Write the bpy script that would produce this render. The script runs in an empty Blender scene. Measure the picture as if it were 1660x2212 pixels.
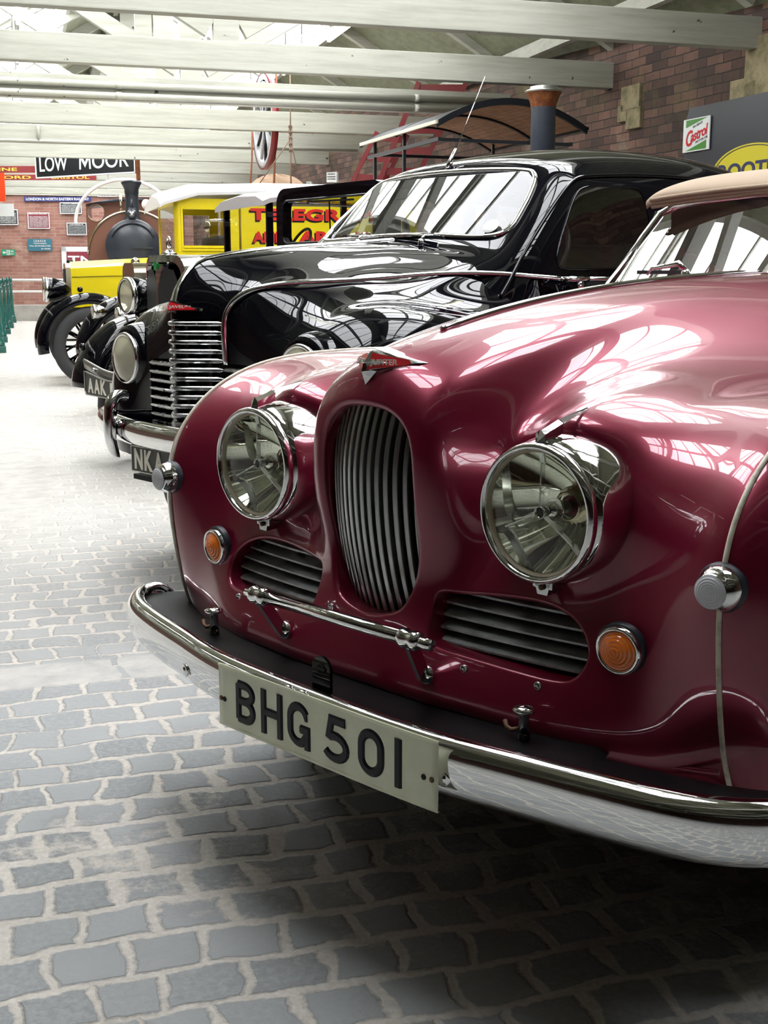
import bpy, bmesh, math, random
import numpy as np
from mathutils import Vector, Matrix
random.seed(7); np.random.seed(7)
C = bpy.data.collections.new('hall'); bpy.context.scene.collection.children.link(C)
SC = bpy.context.scene
PI = math.pi
# ---------------------------------------------------------------- camera
FPX, TH, HC = 2618.2, math.radians(11.12), 1.15
cd = bpy.data.cameras.new('camera'); cam = bpy.data.objects.new('camera', cd); C.objects.link(cam)
cam.location = (0, 0, HC); cam.rotation_euler = (PI/2-TH, 0, 0)
cd.sensor_fit = 'HORIZONTAL'; cd.sensor_width = 36; cd.lens = FPX/1660*36; cd.clip_end = 300; cd.clip_start = .05
SC.camera = cam
def at(px, py, Y):
    """a point of the hall at depth Y, from where it shows in the photograph (authoring aid)"""
    x = (px-830)/FPX; y = (1106-py)/FPX
    d = (x, math.cos(TH)+y*math.sin(TH), -math.sin(TH)+y*math.cos(TH)); t = Y/d[1]
    return Vector((d[0]*t, Y, HC+d[2]*t))
# ---------------------------------------------------------------- materials
def mat(name, col, rough=.5, metal=0, coat=0, coat_r=.03, spec=.5, noise=None, bump=None, emit=None, estr=1, alpha=None, trans=0, rnoise=None):
    m = bpy.data.materials.new(name); m.use_nodes = True; nt = m.node_tree; b = nt.nodes['Principled BSDF']
    b.inputs['Base Color'].default_value = (*col, 1); b.inputs['Roughness'].default_value = rough; b.inputs['Metallic'].default_value = metal
    b.inputs['Coat Weight'].default_value = coat; b.inputs['Coat Roughness'].default_value = coat_r; b.inputs['Specular IOR Level'].default_value = spec
    b.inputs['Transmission Weight'].default_value = trans
    if emit: b.inputs['Emission Color'].default_value = (*emit, 1); b.inputs['Emission Strength'].default_value = estr
    N = nt.nodes.new; L = nt.links.new
    if noise or bump or rnoise:
        tc = N('ShaderNodeTexCoord')
    if noise:   # (scale, colour2, low, high)
        n = N('ShaderNodeTexNoise'); n.inputs['Scale'].default_value = noise[0]; n.inputs['Detail'].default_value = 8; n.inputs['Roughness'].default_value = .65
        r = N('ShaderNodeValToRGB'); r.color_ramp.elements[0].position = noise[2]; r.color_ramp.elements[1].position = noise[3]
        r.color_ramp.elements[0].color = (*col, 1); r.color_ramp.elements[1].color = (*noise[1], 1)
        L(tc.outputs['Object'], n.inputs['Vector']); L(n.outputs['Fac'], r.inputs['Fac']); L(r.outputs['Color'], b.inputs['Base Color'])
    if rnoise:  # (scale, rough low, rough high)
        n = N('ShaderNodeTexNoise'); n.inputs['Scale'].default_value = rnoise[0]; n.inputs['Detail'].default_value = 6
        r = N('ShaderNodeMapRange'); r.inputs['From Min'].default_value = .4; r.inputs['From Max'].default_value = .65
        r.inputs['To Min'].default_value = rnoise[1]; r.inputs['To Max'].default_value = rnoise[2]
        L(tc.outputs['Object'], n.inputs['Vector']); L(n.outputs['Fac'], r.inputs['Value']); L(r.outputs['Result'], b.inputs['Roughness'])
    if bump:    # (scale, strength, distance)
        n = N('ShaderNodeTexNoise'); n.inputs['Scale'].default_value = bump[0]; n.inputs['Detail'].default_value = 6
        p = N('ShaderNodeBump'); p.inputs['Strength'].default_value = bump[1]; p.inputs['Distance'].default_value = bump[2]
        L(tc.outputs['Object'], n.inputs['Vector']); L(n.outputs['Fac'], p.inputs['Height']); L(p.outputs['Normal'], b.inputs['Normal'])
    return m
def glass_mat(name, tint=(1, 1, 1), ior=1.5, rough=0.0, body=0.0, bodycol=(.5, .5, .5)):
    m = bpy.data.materials.new(name); m.use_nodes = True; nt = m.node_tree; nt.nodes.clear(); N = nt.nodes.new; L = nt.links.new
    o = N('ShaderNodeOutputMaterial'); t = N('ShaderNodeBsdfTransparent'); g = N('ShaderNodeBsdfGlossy'); mx = N('ShaderNodeMixShader')
    t.inputs['Color'].default_value = (*tint, 1); g.inputs['Roughness'].default_value = rough; f0 = ((ior-1)/(ior+1))**2
    ge = N('ShaderNodeNewGeometry'); dt = N('ShaderNodeVectorMath'); dt.operation = 'DOT_PRODUCT'; L(ge.outputs['Incoming'], dt.inputs[0]); L(ge.outputs['Normal'], dt.inputs[1])
    ab = N('ShaderNodeMath'); ab.operation = 'ABSOLUTE'; L(dt.outputs['Value'], ab.inputs[0]); om = N('ShaderNodeMath'); om.operation = 'SUBTRACT'; om.inputs[0].default_value = 1; L(ab.outputs[0], om.inputs[1])
    pw = N('ShaderNodeMath'); pw.operation = 'POWER'; L(om.outputs[0], pw.inputs[0]); pw.inputs[1].default_value = 5; f = N('ShaderNodeMath'); f.operation = 'MULTIPLY_ADD'; L(pw.outputs[0], f.inputs[0]); f.inputs[1].default_value = 1-f0; f.inputs[2].default_value = f0
    g.inputs['Color'].default_value = (1, 1, 1, 1)
    src = t.outputs[0]
    if body:
        d = N('ShaderNodeBsdfDiffuse'); d.inputs['Color'].default_value = (*bodycol, 1); m2 = N('ShaderNodeMixShader'); m2.inputs[0].default_value = body
        L(t.outputs[0], m2.inputs[1]); L(d.outputs[0], m2.inputs[2]); src = m2.outputs[0]
    L(f.outputs[0], mx.inputs[0]); L(src, mx.inputs[1]); L(g.outputs[0], mx.inputs[2]); L(mx.outputs[0], o.inputs[0])
    return m
M = {}
M['maroon'] = mat('maroon_paint', (.21, .005, .031), .33, .42, 1.0, .02, bump=(5, .05, .01))
M['black'] = mat('black_paint', (.002, .002, .004), .5, 0, .95, .015, spec=0, bump=(5, .03, .01))
M['black_dull'] = mat('dull_black_paint', (.005, .005, .006), .45, 0, .1, .2, spec=.2)
M['chrome'] = mat('chrome', (.78, .78, .78), .05, 1, bump=(9, .06, .01))
M['chrome_worn'] = mat('worn_chrome', (.55, .56, .56), .16, 1, rnoise=(30, .08, .35))
M['mirror'] = mat('silvered_reflector', (.88, .89, .84), .04, 1)
M['steel'] = mat('grey_bar_metal', (.40, .41, .40), .3, .9, bump=(40, .06, .004))
M['vent_grey'] = mat('grey_painted_slat', (.40, .42, .41), .32, .4, .2, .2, noise=(20, (.17, .18, .18), .4, .7))
M['silver'] = mat('silver_lettering', (.62, .60, .55), .35)
M['dark'] = mat('dark_cavity', (.006, .006, .006), .8)
M['rubber'] = mat('tyre_rubber', (.028, .028, .03), .62, bump=(60, .2, .002))
M['seal'] = mat('rubber_seal', (.02, .025, .035), .45)
M['cream'] = mat('cream_piping', (.72, .68, .55), .55, noise=(40, (.35, .30, .22), .5, .75))
M['amber'] = mat('amber_lens', (1.0, .22, .008), .12, 0, .6, .05)
M['white_lens'] = mat('frosted_white_lens', (.62, .62, .66), .28, 0, .5, .1)
M['glass'] = glass_mat('clear_glass', (.93, .96, .94), 1.5)
M['lens_glass'] = glass_mat('lamp_glass', (.95, .97, .90), 1.5)
M['screen_glass'] = glass_mat('screen_glass', (.82, .86, .86), 2.6)
M['saloon_glass'] = glass_mat('saloon_screen_glass', (.75, .80, .80), 1.62)
M['dusty_lens'] = glass_mat('dusty_lamp_glass', (.8, .78, .66), 1.6, .02, .45, (.75, .70, .52))
M['plate'] = mat('cream_number_plate', (.84, .86, .64), .4, 0, .3, .2, noise=(12, (.74, .76, .55), .45, .7))
M['char'] = mat('black_plate_character', (.008, .009, .012), .4, 0, .1, .2, spec=.2)
M['char_white'] = mat('silver_plate_character', (.68, .66, .56), .4)
M['plate_black'] = mat('black_number_plate', (.025, .027, .025), .45)
M['red_enamel'] = mat('red_enamel', (.55, .012, .02), .25, 0, .5, .1)
M['tan'] = mat('tan_canvas', (.36, .27, .19), .85, bump=(120, .3, .002))
M['interior'] = mat('dark_leather', (.03, .022, .02), .5)
M['rust'] = mat('rusty_screw', (.16, .09, .05), .6, .5)
M['yellow'] = mat('yellow_paint', (.83, .66, .008), .3, 0, .6, .06)
M['red_text'] = mat('red_lettering', (.68, .02, .015), .4)
M['grey_roof'] = mat('weathered_roof_cloth', (.34, .31, .31), .6, bump=(30, .3, .01))
M['brass'] = mat('tarnished_nickel', (.62, .55, .42), .14, 1)
M['green_b'] = mat('dark_green_paint', (.004, .09, .075), .3, 0, .6, .1)
M['red_frame'] = mat('red_ladder_paint', (.17, .008, .013), .4, 0, .3, .1)
M['wood'] = mat('varnished_wood', (.42, .21, .11), .5, noise=(9, (.26, .12, .06), .4, .7))
M['rope'] = mat('hemp_rope', (.22, .15, .11), .9)
M['orange_rope'] = mat('orange_rope', (.36, .13, .07), .85)
M['white'] = mat('white_paint', (.80, .80, .78), .45)
M['loco_brown'] = mat('locomotive_brown', (.19, .075, .045), .4, 0, .4, .1)
M['loco_black'] = mat('locomotive_black', (.02, .025, .035), .38, 0, .3, .15)
M['smoke_blue'] = mat('blue_black_funnel', (.02, .026, .042), .5, noise=(6, (.035, .042, .06), .4, .7))
M['rust_band'] = mat('rusty_copper', (.17, .045, .015), .55, .4, noise=(14, (.35, .14, .04), .45, .7))
for k in ('black', 'loco_black', 'smoke_blue'): M[k].node_tree.nodes['Principled BSDF'].inputs['Coat IOR'].default_value = 1.42
# ---------------------------------------------------------------- object helpers
def tag(o, label=None, cat=None, group=None, kind=None):
    if label: o['label'] = label
    if cat: o['category'] = cat
    if group: o['group'] = group
    if kind: o['kind'] = kind
    return o
def thing(name, label, cat, loc=(0, 0, 0), rz=0, group=None):
    o = bpy.data.objects.new(name, None); C.objects.link(o); o.location = loc; o.rotation_euler = (0, 0, rz); o.empty_display_size = .2
    return tag(o, label, cat, group)
def copy_tree(o, parent=None):
    c = o.copy(); C.objects.link(c); c.parent = parent
    for ch in [k for k in C.objects if k.parent == o]: copy_tree(ch, c)
    return c
class MB:
    def __init__(s): s.v = []; s.f = []; s.sm = []
    def add(s, vs, fs, smooth=True):
        n = len(s.v); s.v += [tuple(p) for p in vs]; s.f += [tuple(i+n for i in f) for f in fs]; s.sm += [smooth]*len(fs); return s
    def box(s, c, d, R=None):
        R = R or Matrix.Identity(3); c = Vector(c); vs = []
        for x in (-1, 1):
            for y in (-1, 1):
                for z in (-1, 1): vs.append(c+R@Vector((x*d[0]/2, y*d[1]/2, z*d[2]/2)))
        return s.add(vs, [(0, 1, 3, 2), (4, 6, 7, 5), (0, 4, 5, 1), (2, 3, 7, 6), (0, 2, 6, 4), (1, 5, 7, 3)], False)
    def bbox(s, c, d, b=.004, R=None):
        """box with chamfered edges"""
        R = R or Matrix.Identity(3); bm = bmesh.new(); bmesh.ops.create_cube(bm, size=1)
        for v in bm.verts: v.co = Vector((v.co.x*d[0], v.co.y*d[1], v.co.z*d[2]))
        bmesh.ops.bevel(bm, geom=list(bm.edges), offset=b, segments=2, affect='EDGES', profile=.7)
        bm.verts.index_update(); vs = [Vector(c)+R@v.co for v in bm.verts]; fs = [[v.index for v in f.verts] for f in bm.faces]; bm.free()
        return s.add(vs, fs, False)
    def bar(s, p, q, w, h, up=(0, 0, 1)):
        p = Vector(p); q = Vector(q); a = (q-p).normalized(); up = Vector(up); x = a.cross(up)
        if x.length < 1e-4: x = a.cross(Vector((1, 0, 0)))
        x.normalize(); z = x.cross(a).normalized(); vs = []
        for e in (p, q):
            for i, j in ((-1, -1), (1, -1), (1, 1), (-1, 1)): vs.append(e+x*(i*w/2)+z*(j*h/2))
        return s.add(vs, [(0, 1, 2, 3), (7, 6, 5, 4), (0, 4, 5, 1), (1, 5, 6, 2), (2, 6, 7, 3), (3, 7, 4, 0)], False)
    def tube(s, pts, r, seg=10, cap=True, closed=False):
        pts = [Vector(p) for p in pts]; n = len(pts); rs = r if hasattr(r, '__len__') else [r]*n
        T = []
        for i in range(n):
            a = pts[(i-1) % n] if (closed or i > 0) else pts[i]; b = pts[(i+1) % n] if (closed or i < n-1) else pts[i]; T.append((b-a).normalized())
        up = Vector((0, 0, 1)) if abs(T[0].z) < .9 else Vector((1, 0, 0)); x = T[0].cross(up).normalized(); vs = []
        for i in range(n):
            x = (x-T[i]*x.dot(T[i])).normalized(); y = T[i].cross(x)
            for k in range(seg):
                a = 2*PI*k/seg; vs.append(pts[i]+(x*math.cos(a)+y*math.sin(a))*rs[i])
        fs = []; m = n if closed else n-1
        for i in range(m):
            for k in range(seg):
                j = (i+1) % n; l = (k+1) % seg; fs.append((i*seg+k, j*seg+k, j*seg+l, i*seg+l))
        if cap and not closed: fs += [tuple(range(seg)), tuple(reversed(range((n-1)*seg, n*seg)))]
        return s.add(vs, fs)
    def lathe(s, prof, o=(0, 0, 0), ax=(0, 0, 1), seg=32, capa=True, capb=True):
        """prof: (r, h) pairs along axis ax from o"""
        o = Vector(o); ax = Vector(ax).normalized(); up = Vector((0, 0, 1)) if abs(ax.z) < .9 else Vector((1, 0, 0))
        x = ax.cross(up).normalized(); y = ax.cross(x); vs = []; fs = []; n = len(prof)
        for r, h in prof:
            for k in range(seg):
                a = 2*PI*k/seg; vs.append(o+ax*h+(x*math.cos(a)+y*math.sin(a))*max(r, 1e-5))
        for i in range(n-1):
            for k in range(seg): l = (k+1) % seg; fs.append((i*seg+k, i*seg+l, (i+1)*seg+l, (i+1)*seg+k))
        if capa: fs.append(tuple(reversed(range(seg))))
        if capb: fs.append(tuple(range((n-1)*seg, n*seg)))
        return s.add(vs, fs)
    def ball(s, c, r, seg=16, sc=(1, 1, 1)):
        vs = []; fs = []; m = seg//2
        for i in range(m+1):
            p = PI*i/m
            for k in range(seg):
                a = 2*PI*k/seg; vs.append((c[0]+r*sc[0]*math.sin(p)*math.cos(a), c[1]+r*sc[1]*math.sin(p)*math.sin(a), c[2]+r*sc[2]*math.cos(p)))
        for i in range(m):
            for k in range(seg): l = (k+1) % seg; fs.append((i*seg+k, (i+1)*seg+k, (i+1)*seg+l, i*seg+l))
        return s.add(vs, fs)
    def prism(s, poly, a, b, fr=None):
        """closed polygon (2D) swept from a to b; fr maps (x, y, depth) to a point"""
        fr = fr or (lambda x, y, d: (x, d, y)); n = len(poly)
        vs = [fr(x, y, a) for x, y in poly]+[fr(x, y, b) for x, y in poly]
        fs = [(i, (i+1) % n, n+(i+1) % n, n+i) for i in range(n)]+[tuple(reversed(range(n))), tuple(range(n, 2*n))]
        return s.add(vs, fs, False)
    def grid(s, P, flip=False):
        P = np.asarray(P); a, b = P.shape[:2]; fs = []
        for i in range(a-1):
            for j in range(b-1):
                f = (i*b+j, (i+1)*b+j, (i+1)*b+j+1, i*b+j+1); fs.append(f[::-1] if flip else f)
        return s.add([tuple(p) for p in P.reshape(-1, 3)], fs)
    def build(s, name, m, parent=None, label=None, sharp=None):
        me = bpy.data.meshes.new(name); me.from_pydata(s.v, [], s.f); me.update()
        me.polygons.foreach_set('use_smooth', s.sm)
        if not isinstance(m, (list, tuple)): m = [m]
        for k in m: me.materials.append(M[k] if isinstance(k, str) else k)
        o = bpy.data.objects.new(name, me); C.objects.link(o)
        if parent is not None: o.parent = parent
        if label: o['label'] = label
        if sharp: me.set_sharp_from_angle(angle=math.radians(sharp))
        return o
def weld(o, d=1e-5):
    bm = bmesh.new(); bm.from_mesh(o.data); bmesh.ops.remove_doubles(bm, verts=bm.verts, dist=d); bmesh.ops.recalc_face_normals(bm, faces=bm.faces); bm.to_mesh(o.data); bm.free(); return o
_txt = {}
def text_geo(body, ext, bold=0.0, space=1.0):
    key = (body, ext, bold, space)
    if key in _txt: return _txt[key]
    cu = bpy.data.curves.new('t', 'FONT'); cu.body = body; cu.size = 1; cu.extrude = ext; cu.offset = bold; cu.space_character = space; cu.resolution_u = 6
    cu.align_x = 'LEFT'
    ob = bpy.data.objects.new('t', cu); C.objects.link(ob); dg = bpy.context.evaluated_depsgraph_get(); dg.update()
    me = ob.evaluated_get(dg).to_mesh(); vs = [tuple(v.co) for v in me.vertices]; fs = [tuple(p.vertices) for p in me.polygons]
    ob.evaluated_get(dg).to_mesh_clear(); bpy.data.objects.remove(ob); bpy.data.curves.remove(cu)
    _txt[key] = (vs, fs); return vs, fs
def text(mb, body, O, X, Y, w, h, ext=.002, bold=0.0, space=1.0, skew=0):
    """lettering fitted into a w x h box with lower-left corner O, along X and up Y"""
    vs, fs = text_geo(body, 1.0, bold, space); O = Vector(O); X = Vector(X).normalized(); Y = Vector(Y); Y = (Y-X*Y.dot(X)).normalized() if not skew else Y.normalized(); Z = X.cross(Y).normalized()
    x0 = min(v[0] for v in vs); x1 = max(v[0] for v in vs); y0 = min(v[1] for v in vs); y1 = max(v[1] for v in vs)
    mb.add([O+X*((v[0]-x0)/(x1-x0)*w)+Y*((v[1]-y0)/(y1-y0)*h)+Z*(v[2]*ext) for v in vs], fs, False)
    return mb
# ---------------------------------------------------------------- smooth surfaces from control nets
def bs_w(t, n):
    """cubic B-spline weights (matrix) for parameters t on n control rows, end rows extrapolated"""
    t = np.clip(np.asarray(t, float), 0, n-1); i = np.minimum(t.astype(int), n-2); u = t-i; W = np.zeros((len(t), n+2)); r = np.arange(len(t))
    W[r, i] = (1-u)**3/6; W[r, i+1] = (3*u**3-6*u**2+4)/6; W[r, i+2] = (-3*u**3+3*u**2+3*u+1)/6; W[r, i+3] = u**3/6
    E = np.zeros((n+2, n)); E[1:n+1] = np.eye(n); E[0, 0] = 2; E[0, 1] = -1; E[-1, -1] = 2; E[-1, -2] = -1
    return W@E
class Surf:
    def __init__(s, net, fit=3):
        s.T = np.array(net, float); s.a, s.b = s.T.shape[:2]; s.P = s.T.copy()
        A = bs_w(np.arange(s.a), s.a); B = bs_w(np.arange(s.b), s.b)
        for _ in range(fit): s.P += .8*(s.T-np.einsum('ia,jb,abk->ijk', A, B, s.P))
    def grid(s, ta, tb): return np.einsum('ia,jb,abk->ijk', bs_w(ta, s.a), bs_w(tb, s.b), s.P)
    def pts(s, ta, tb):
        A = bs_w(ta, s.a); B = bs_w(tb, s.b); return np.einsum('na,nb,abk->nk', A, B, s.P)
    def normal(s, ta, tb, flip=1):
        e = 1e-3; ta = np.asarray(ta, float); tb = np.asarray(tb, float)
        du = s.pts(np.minimum(ta+e, s.a-1), tb)-s.pts(np.maximum(ta-e, 0), tb); dv = s.pts(ta, np.minimum(tb+e, s.b-1))-s.pts(ta, np.maximum(tb-e, 0))
        n = np.cross(du, dv); return flip*n/np.linalg.norm(n, axis=1, keepdims=True)
def mirror_rows(rows, swap=None):
    """rows for x >= 0 (first row on x = 0) -> full width, from -x to +x"""
    left = [[(-x, y, z) for x, y, z in r] for r in rows[:0:-1]]
    return left+[list(r) for r in rows]
def poly_sdf(P2, poly):
    """signed distance to a closed polygon (negative inside)"""
    poly = np.asarray(poly, float); d = np.full(len(P2), 1e9); ins = np.zeros(len(P2), bool); n = len(poly)
    for i in range(n):
        a = poly[i]; b = poly[(i+1) % n]; ab = b-a; ap = P2-a; t = np.clip((ap@ab)/(ab@ab), 0, 1); d = np.minimum(d, np.linalg.norm(ap-t[:, None]*ab, axis=1))
        c = ((a[1] > P2[:, 1]) != (b[1] > P2[:, 1]))
        with np.errstate(divide='ignore', invalid='ignore'): xi = (b[0]-a[0])*(P2[:, 1]-a[1])/(b[1]-a[1])+a[0]
        ins ^= c & (P2[:, 0] < xi)
    return np.where(ins, -d, d)
def smooth_poly(pts, n=12):
    """closed Catmull-Rom through points"""
    out = []; m = len(pts); P = [np.array(p, float) for p in pts]
    for i in range(m):
        a, b, c, d = P[(i-1) % m], P[i], P[(i+1) % m], P[(i+2) % m]
        for k in range(n):
            t = k/n; out.append(.5*((2*b)+(-a+c)*t+(2*a-5*b+4*c-d)*t*t+(-a+3*b-3*c+d)*t**3))
    return np.array(out)
def cut_surface(S, ta, tb, sdfs):
    """grid of the surface split along the zero lines of sdfs. Returns verts, outside faces, [inside faces], params, zero mask per sdf"""
    na, nb = len(ta), len(tb); TA, TB = [g.ravel().copy() for g in np.meshgrid(ta, tb, indexing='ij')]
    idx = np.arange(na*nb).reshape(na, nb)
    E = np.concatenate([np.stack([idx[:-1].ravel(), idx[1:].ravel()], 1), np.stack([idx[:, :-1].ravel(), idx[:, 1:].ravel()], 1)])
    zero = []
    for sdf in sdfs:
        d = sdf(S.pts(TA, TB)); d = np.where(np.abs(d) < 1e-9, 1e-9, d); p, q = E[:, 0], E[:, 1]; cr = (d[p]*d[q]) < 0; p, q = p[cr], q[cr]
        t = d[p]/(d[p]-d[q]); best = {}
        for a, b, s in zip(p, q, t):
            if s > .5: a, b, s = b, a, 1-s
            if a not in best or s < best[a][1]: best[a] = (b, s)
        ks = np.array(list(best.keys()), int); z = np.zeros(len(TA), bool)
        if len(ks):
            bs = np.array([best[k][0] for k in ks]); s = np.array([best[k][1] for k in ks]); a0, b0 = TA[ks].copy(), TB[ks].copy(); a1, b1 = TA[bs].copy(), TB[bs].copy(); lo, hi = np.zeros(len(ks)), np.ones(len(ks)); dl = d[ks]
            for _ in range(12):
                mid = (lo+hi)/2; dm = sdf(S.pts(a0+(a1-a0)*mid, b0+(b1-b0)*mid)); same = dm*dl > 0; lo = np.where(same, mid, lo); hi = np.where(same, hi, mid)
            TA[ks] = a0+(a1-a0)*hi; TB[ks] = b0+(b1-b0)*hi; z[ks] = True
        zero.append((z, np.where(z, 0, d)))
    V = S.pts(TA, TB); out = []; ins = [[] for _ in sdfs]
    quads = np.stack([idx[:-1, :-1].ravel(), idx[1:, :-1].ravel(), idx[1:, 1:].ravel(), idx[:-1, 1:].ravel()], 1)
    for qd in quads:
        fs = [tuple(qd)]; where = None
        for k, (z, d) in enumerate(zero):
            dv = d[qd]
            if (dv < 0).any():
                if (dv > 0).any():
                    fs = [(qd[0], qd[1], qd[2]), (qd[0], qd[2], qd[3])] if (z[qd[0]] and z[qd[2]]) else [(qd[1], qd[2], qd[3]), (qd[1], qd[3], qd[0])]
                where = k
        for f in fs:
            if where is None: out.append(f); continue
            d = zero[where][1]; (ins[where] if d[list(f)].sum() < 0 else out).append(f)
    return V, out, ins, TA, TB, [z for z, d in zero]
def loops_of(faces, ok):
    cnt = {}
    for f in faces:
        for i in range(len(f)):
            e = (f[i], f[(i+1) % len(f)]); cnt[e] = 1
    nxt = {}
    for (a, b) in cnt:
        if (b, a) not in cnt and ok[a] and ok[b]: nxt[a] = b
    res = []
    while nxt:
        s = next(iter(nxt)); L = [s]; c = nxt.pop(s)
        while c != s and c in nxt: L.append(c); c = nxt.pop(c)
        if len(L) > 8: res.append(L)
    return res
def compact(V, faces):
    used = sorted({i for f in faces for i in f}); mp = {o: n for n, o in enumerate(used)}
    return V[used], [tuple(mp[i] for i in f) for f in faces]
class Frame:
    """pose of a parked vehicle: local x to its left-hand side as seen in the picture's right, y to its rear"""
    def __init__(s, yaw, ox, oy): s.rz = math.radians(yaw-90); s.loc = (ox, oy, 0)
# ================================================================= THE HALL
HA = math.radians(16.7); CC = Vector((math.cos(HA), math.sin(HA), 0)); RR = Vector((-math.sin(HA), math.cos(HA), 0))
def hw(c, r, z): return CC*c+RR*r+Vector((0, 0, z))
def cr(p): return (CC.dot(Vector(p)), RR.dot(Vector(p)))
def nodes(name):
    m = bpy.data.materials.new(name); m.use_nodes = True; nt = m.node_tree; b = nt.nodes['Principled BSDF']
    def N(t, **k):
        n = nt.nodes.new('ShaderNode'+t)
        for a, v in k.items():
            if a in n.inputs: n.inputs[a].default_value = v
            else: setattr(n, a, v)
        return n
    return m, nt, b, N, nt.links.new
def brick_mat(name, c1, c2, mortar, w=.235, h=.078, dirt=(.05, .045, .035), dirt_amt=.5, moss=None, wash=None, split=None):
    m, nt, b, N, L = nodes(name)
    tc = N('TexCoord'); sp = N('SeparateXYZ'); L(tc.outputs['Object'], sp.inputs[0]); cb = N('CombineXYZ'); L(sp.outputs[0], cb.inputs[0]); L(sp.outputs[2], cb.inputs[1])
    nz = N('TexNoise', Scale=5.0); L(cb.outputs[0], nz.inputs['Vector']); va = N('VectorMath', operation='MULTIPLY_ADD'); L(nz.outputs['Color'], va.inputs[0]); va.inputs[1].default_value = (.02, .02, 0); L(cb.outputs[0], va.inputs[2])
    br = N('TexBrick', Scale=1.0); br.inputs['Brick Width'].default_value = w; br.inputs['Row Height'].default_value = h; br.inputs['Mortar Size'].default_value = .006; br.inputs['Mortar Smooth'].default_value = .4
    br.inputs['Color1'].default_value = (*c1, 1); br.inputs['Color2'].default_value = (*c2, 1); br.inputs['Mortar'].default_value = (*mortar, 1); L(va.outputs[0], br.inputs['Vector'])
    n2 = N('TexNoise', Scale=1.3, Detail=9.0, Roughness=.7); L(cb.outputs[0], n2.inputs['Vector']); r2 = N('ValToRGB'); r2.color_ramp.elements[0].position = .38; r2.color_ramp.elements[1].position = .66; L(n2.outputs[0], r2.inputs[0])
    mu = N('Math', operation='MULTIPLY'); L(r2.outputs[0], mu.inputs[0]); mu.inputs[1].default_value = dirt_amt
    mx = N('Mix', data_type='RGBA'); L(mu.outputs[0], mx.inputs[0]); L(br.outputs['Color'], mx.inputs[6]); mx.inputs[7].default_value = (*dirt, 1); out = mx.outputs[2]
    for k, (cc, s, lo, hi, am) in enumerate([x for x in (moss, wash) if x]):
        n3 = N('TexNoise', Scale=s, Detail=7.0, Roughness=.65); v3 = N('VectorMath', operation='ADD'); L(cb.outputs[0], v3.inputs[0]); v3.inputs[1].default_value = (k*7.3+3, k*3.1, 0); L(v3.outputs[0], n3.inputs['Vector'])
        r3 = N('MapRange'); r3.inputs['From Min'].default_value = lo; r3.inputs['From Max'].default_value = hi; r3.inputs['To Max'].default_value = am; L(n3.outputs[0], r3.inputs[0])
        m3 = N('Mix', data_type='RGBA'); L(r3.outputs[0], m3.inputs[0]); L(out, m3.inputs[6]); m3.inputs[7].default_value = (*cc, 1); out = m3.outputs[2]
    if split:   # paint above a height
        g = N('Math', operation='GREATER_THAN'); L(sp.outputs[2], g.inputs[0]); g.inputs[1].default_value = split[0]; m4 = N('Mix', data_type='RGBA'); L(g.outputs[0], m4.inputs[0]); L(out, m4.inputs[6]); m4.inputs[7].default_value = (*split[1], 1); out = m4.outputs[2]
    L(out, b.inputs['Base Color']); b.inputs['Roughness'].default_value = .85
    n4 = N('TexNoise', Scale=60.0, Detail=4.0); L(cb.outputs[0], n4.inputs['Vector']); ad = N('Math', operation='MULTIPLY_ADD'); L(n4.outputs[0], ad.inputs[0]); ad.inputs[1].default_value = .5
    iv = N('Math', operation='SUBTRACT'); iv.inputs[0].default_value = 1; L(br.outputs['Fac'], iv.inputs[1]); L(iv.outputs[0], ad.inputs[2])
    bp = N('Bump', Strength=.7, Distance=.008); L(ad.outputs[0], bp.inputs['Height']); L(bp.outputs[0], b.inputs['Normal'])
    return m
M['brick_dark'] = brick_mat('sooty_brick', (.045, .022, .018), (.21, .11, .078), (.02, .018, .016), w=.25, h=.085, dirt=(.035, .028, .024), dirt_amt=.75, moss=((.13, .12, .045), 1.1, .53, .68, .6), wash=((.30, .26, .20), 1.7, .6, .74, .45))
M['brick_red'] = brick_mat('red_brick', (.30, .125, .095), (.42, .215, .165), (.40, .33, .29), w=.24, h=.08, dirt=(.22, .12, .10), dirt_amt=.35, wash=((.60, .46, .36), 2.0, .56, .7, .5))
def paint_wood(name, c1, c2):
    m, nt, b, N, L = nodes(name); tc = N('TexCoord')
    mp = N('Mapping'); mp.inputs['Scale'].default_value = (1.2, 6, 18); L(tc.outputs['Object'], mp.inputs[0])
    n = N('TexNoise', Scale=1.0, Detail=9.0, Roughness=.7); L(mp.outputs[0], n.inputs['Vector']); r = N('ValToRGB'); r.color_ramp.elements[0].position = .35; r.color_ramp.elements[1].position = .6
    r.color_ramp.elements[0].color = (*c2, 1); r.color_ramp.elements[1].color = (*c1, 1); L(n.outputs[0], r.inputs[0])
    n2 = N('TexNoise', Scale=9.0, Detail=3.0); L(tc.outputs['Object'], n2.inputs['Vector']); r2 = N('MapRange'); r2.inputs['From Min'].default_value = .715; r2.inputs['From Max'].default_value = .745; L(n2.outputs[0], r2.inputs[0])
    mx = N('Mix', data_type='RGBA'); L(r2.outputs[0], mx.inputs[0]); L(r.outputs[0], mx.inputs[6]); mx.inputs[7].default_value = (.05, .045, .035, 1); L(mx.outputs[2], b.inputs['Base Color'])
    b.inputs['Roughness'].default_value = .55; bp = N('Bump', Strength=.25, Distance=.004); L(n.outputs[0], bp.inputs['Height']); L(bp.outputs[0], b.inputs['Normal']); return m
M['beam'] = paint_wood('cream_painted_timber', (.40, .40, .345), (.31, .31, .26))
M['roof'] = paint_wood('painted_roof_boards', (.22, .23, .15), (.14, .15, .095))
M['cream_wall'] = paint_wood('cream_boarding', (.44, .43, .36), (.36, .35, .29))
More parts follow.
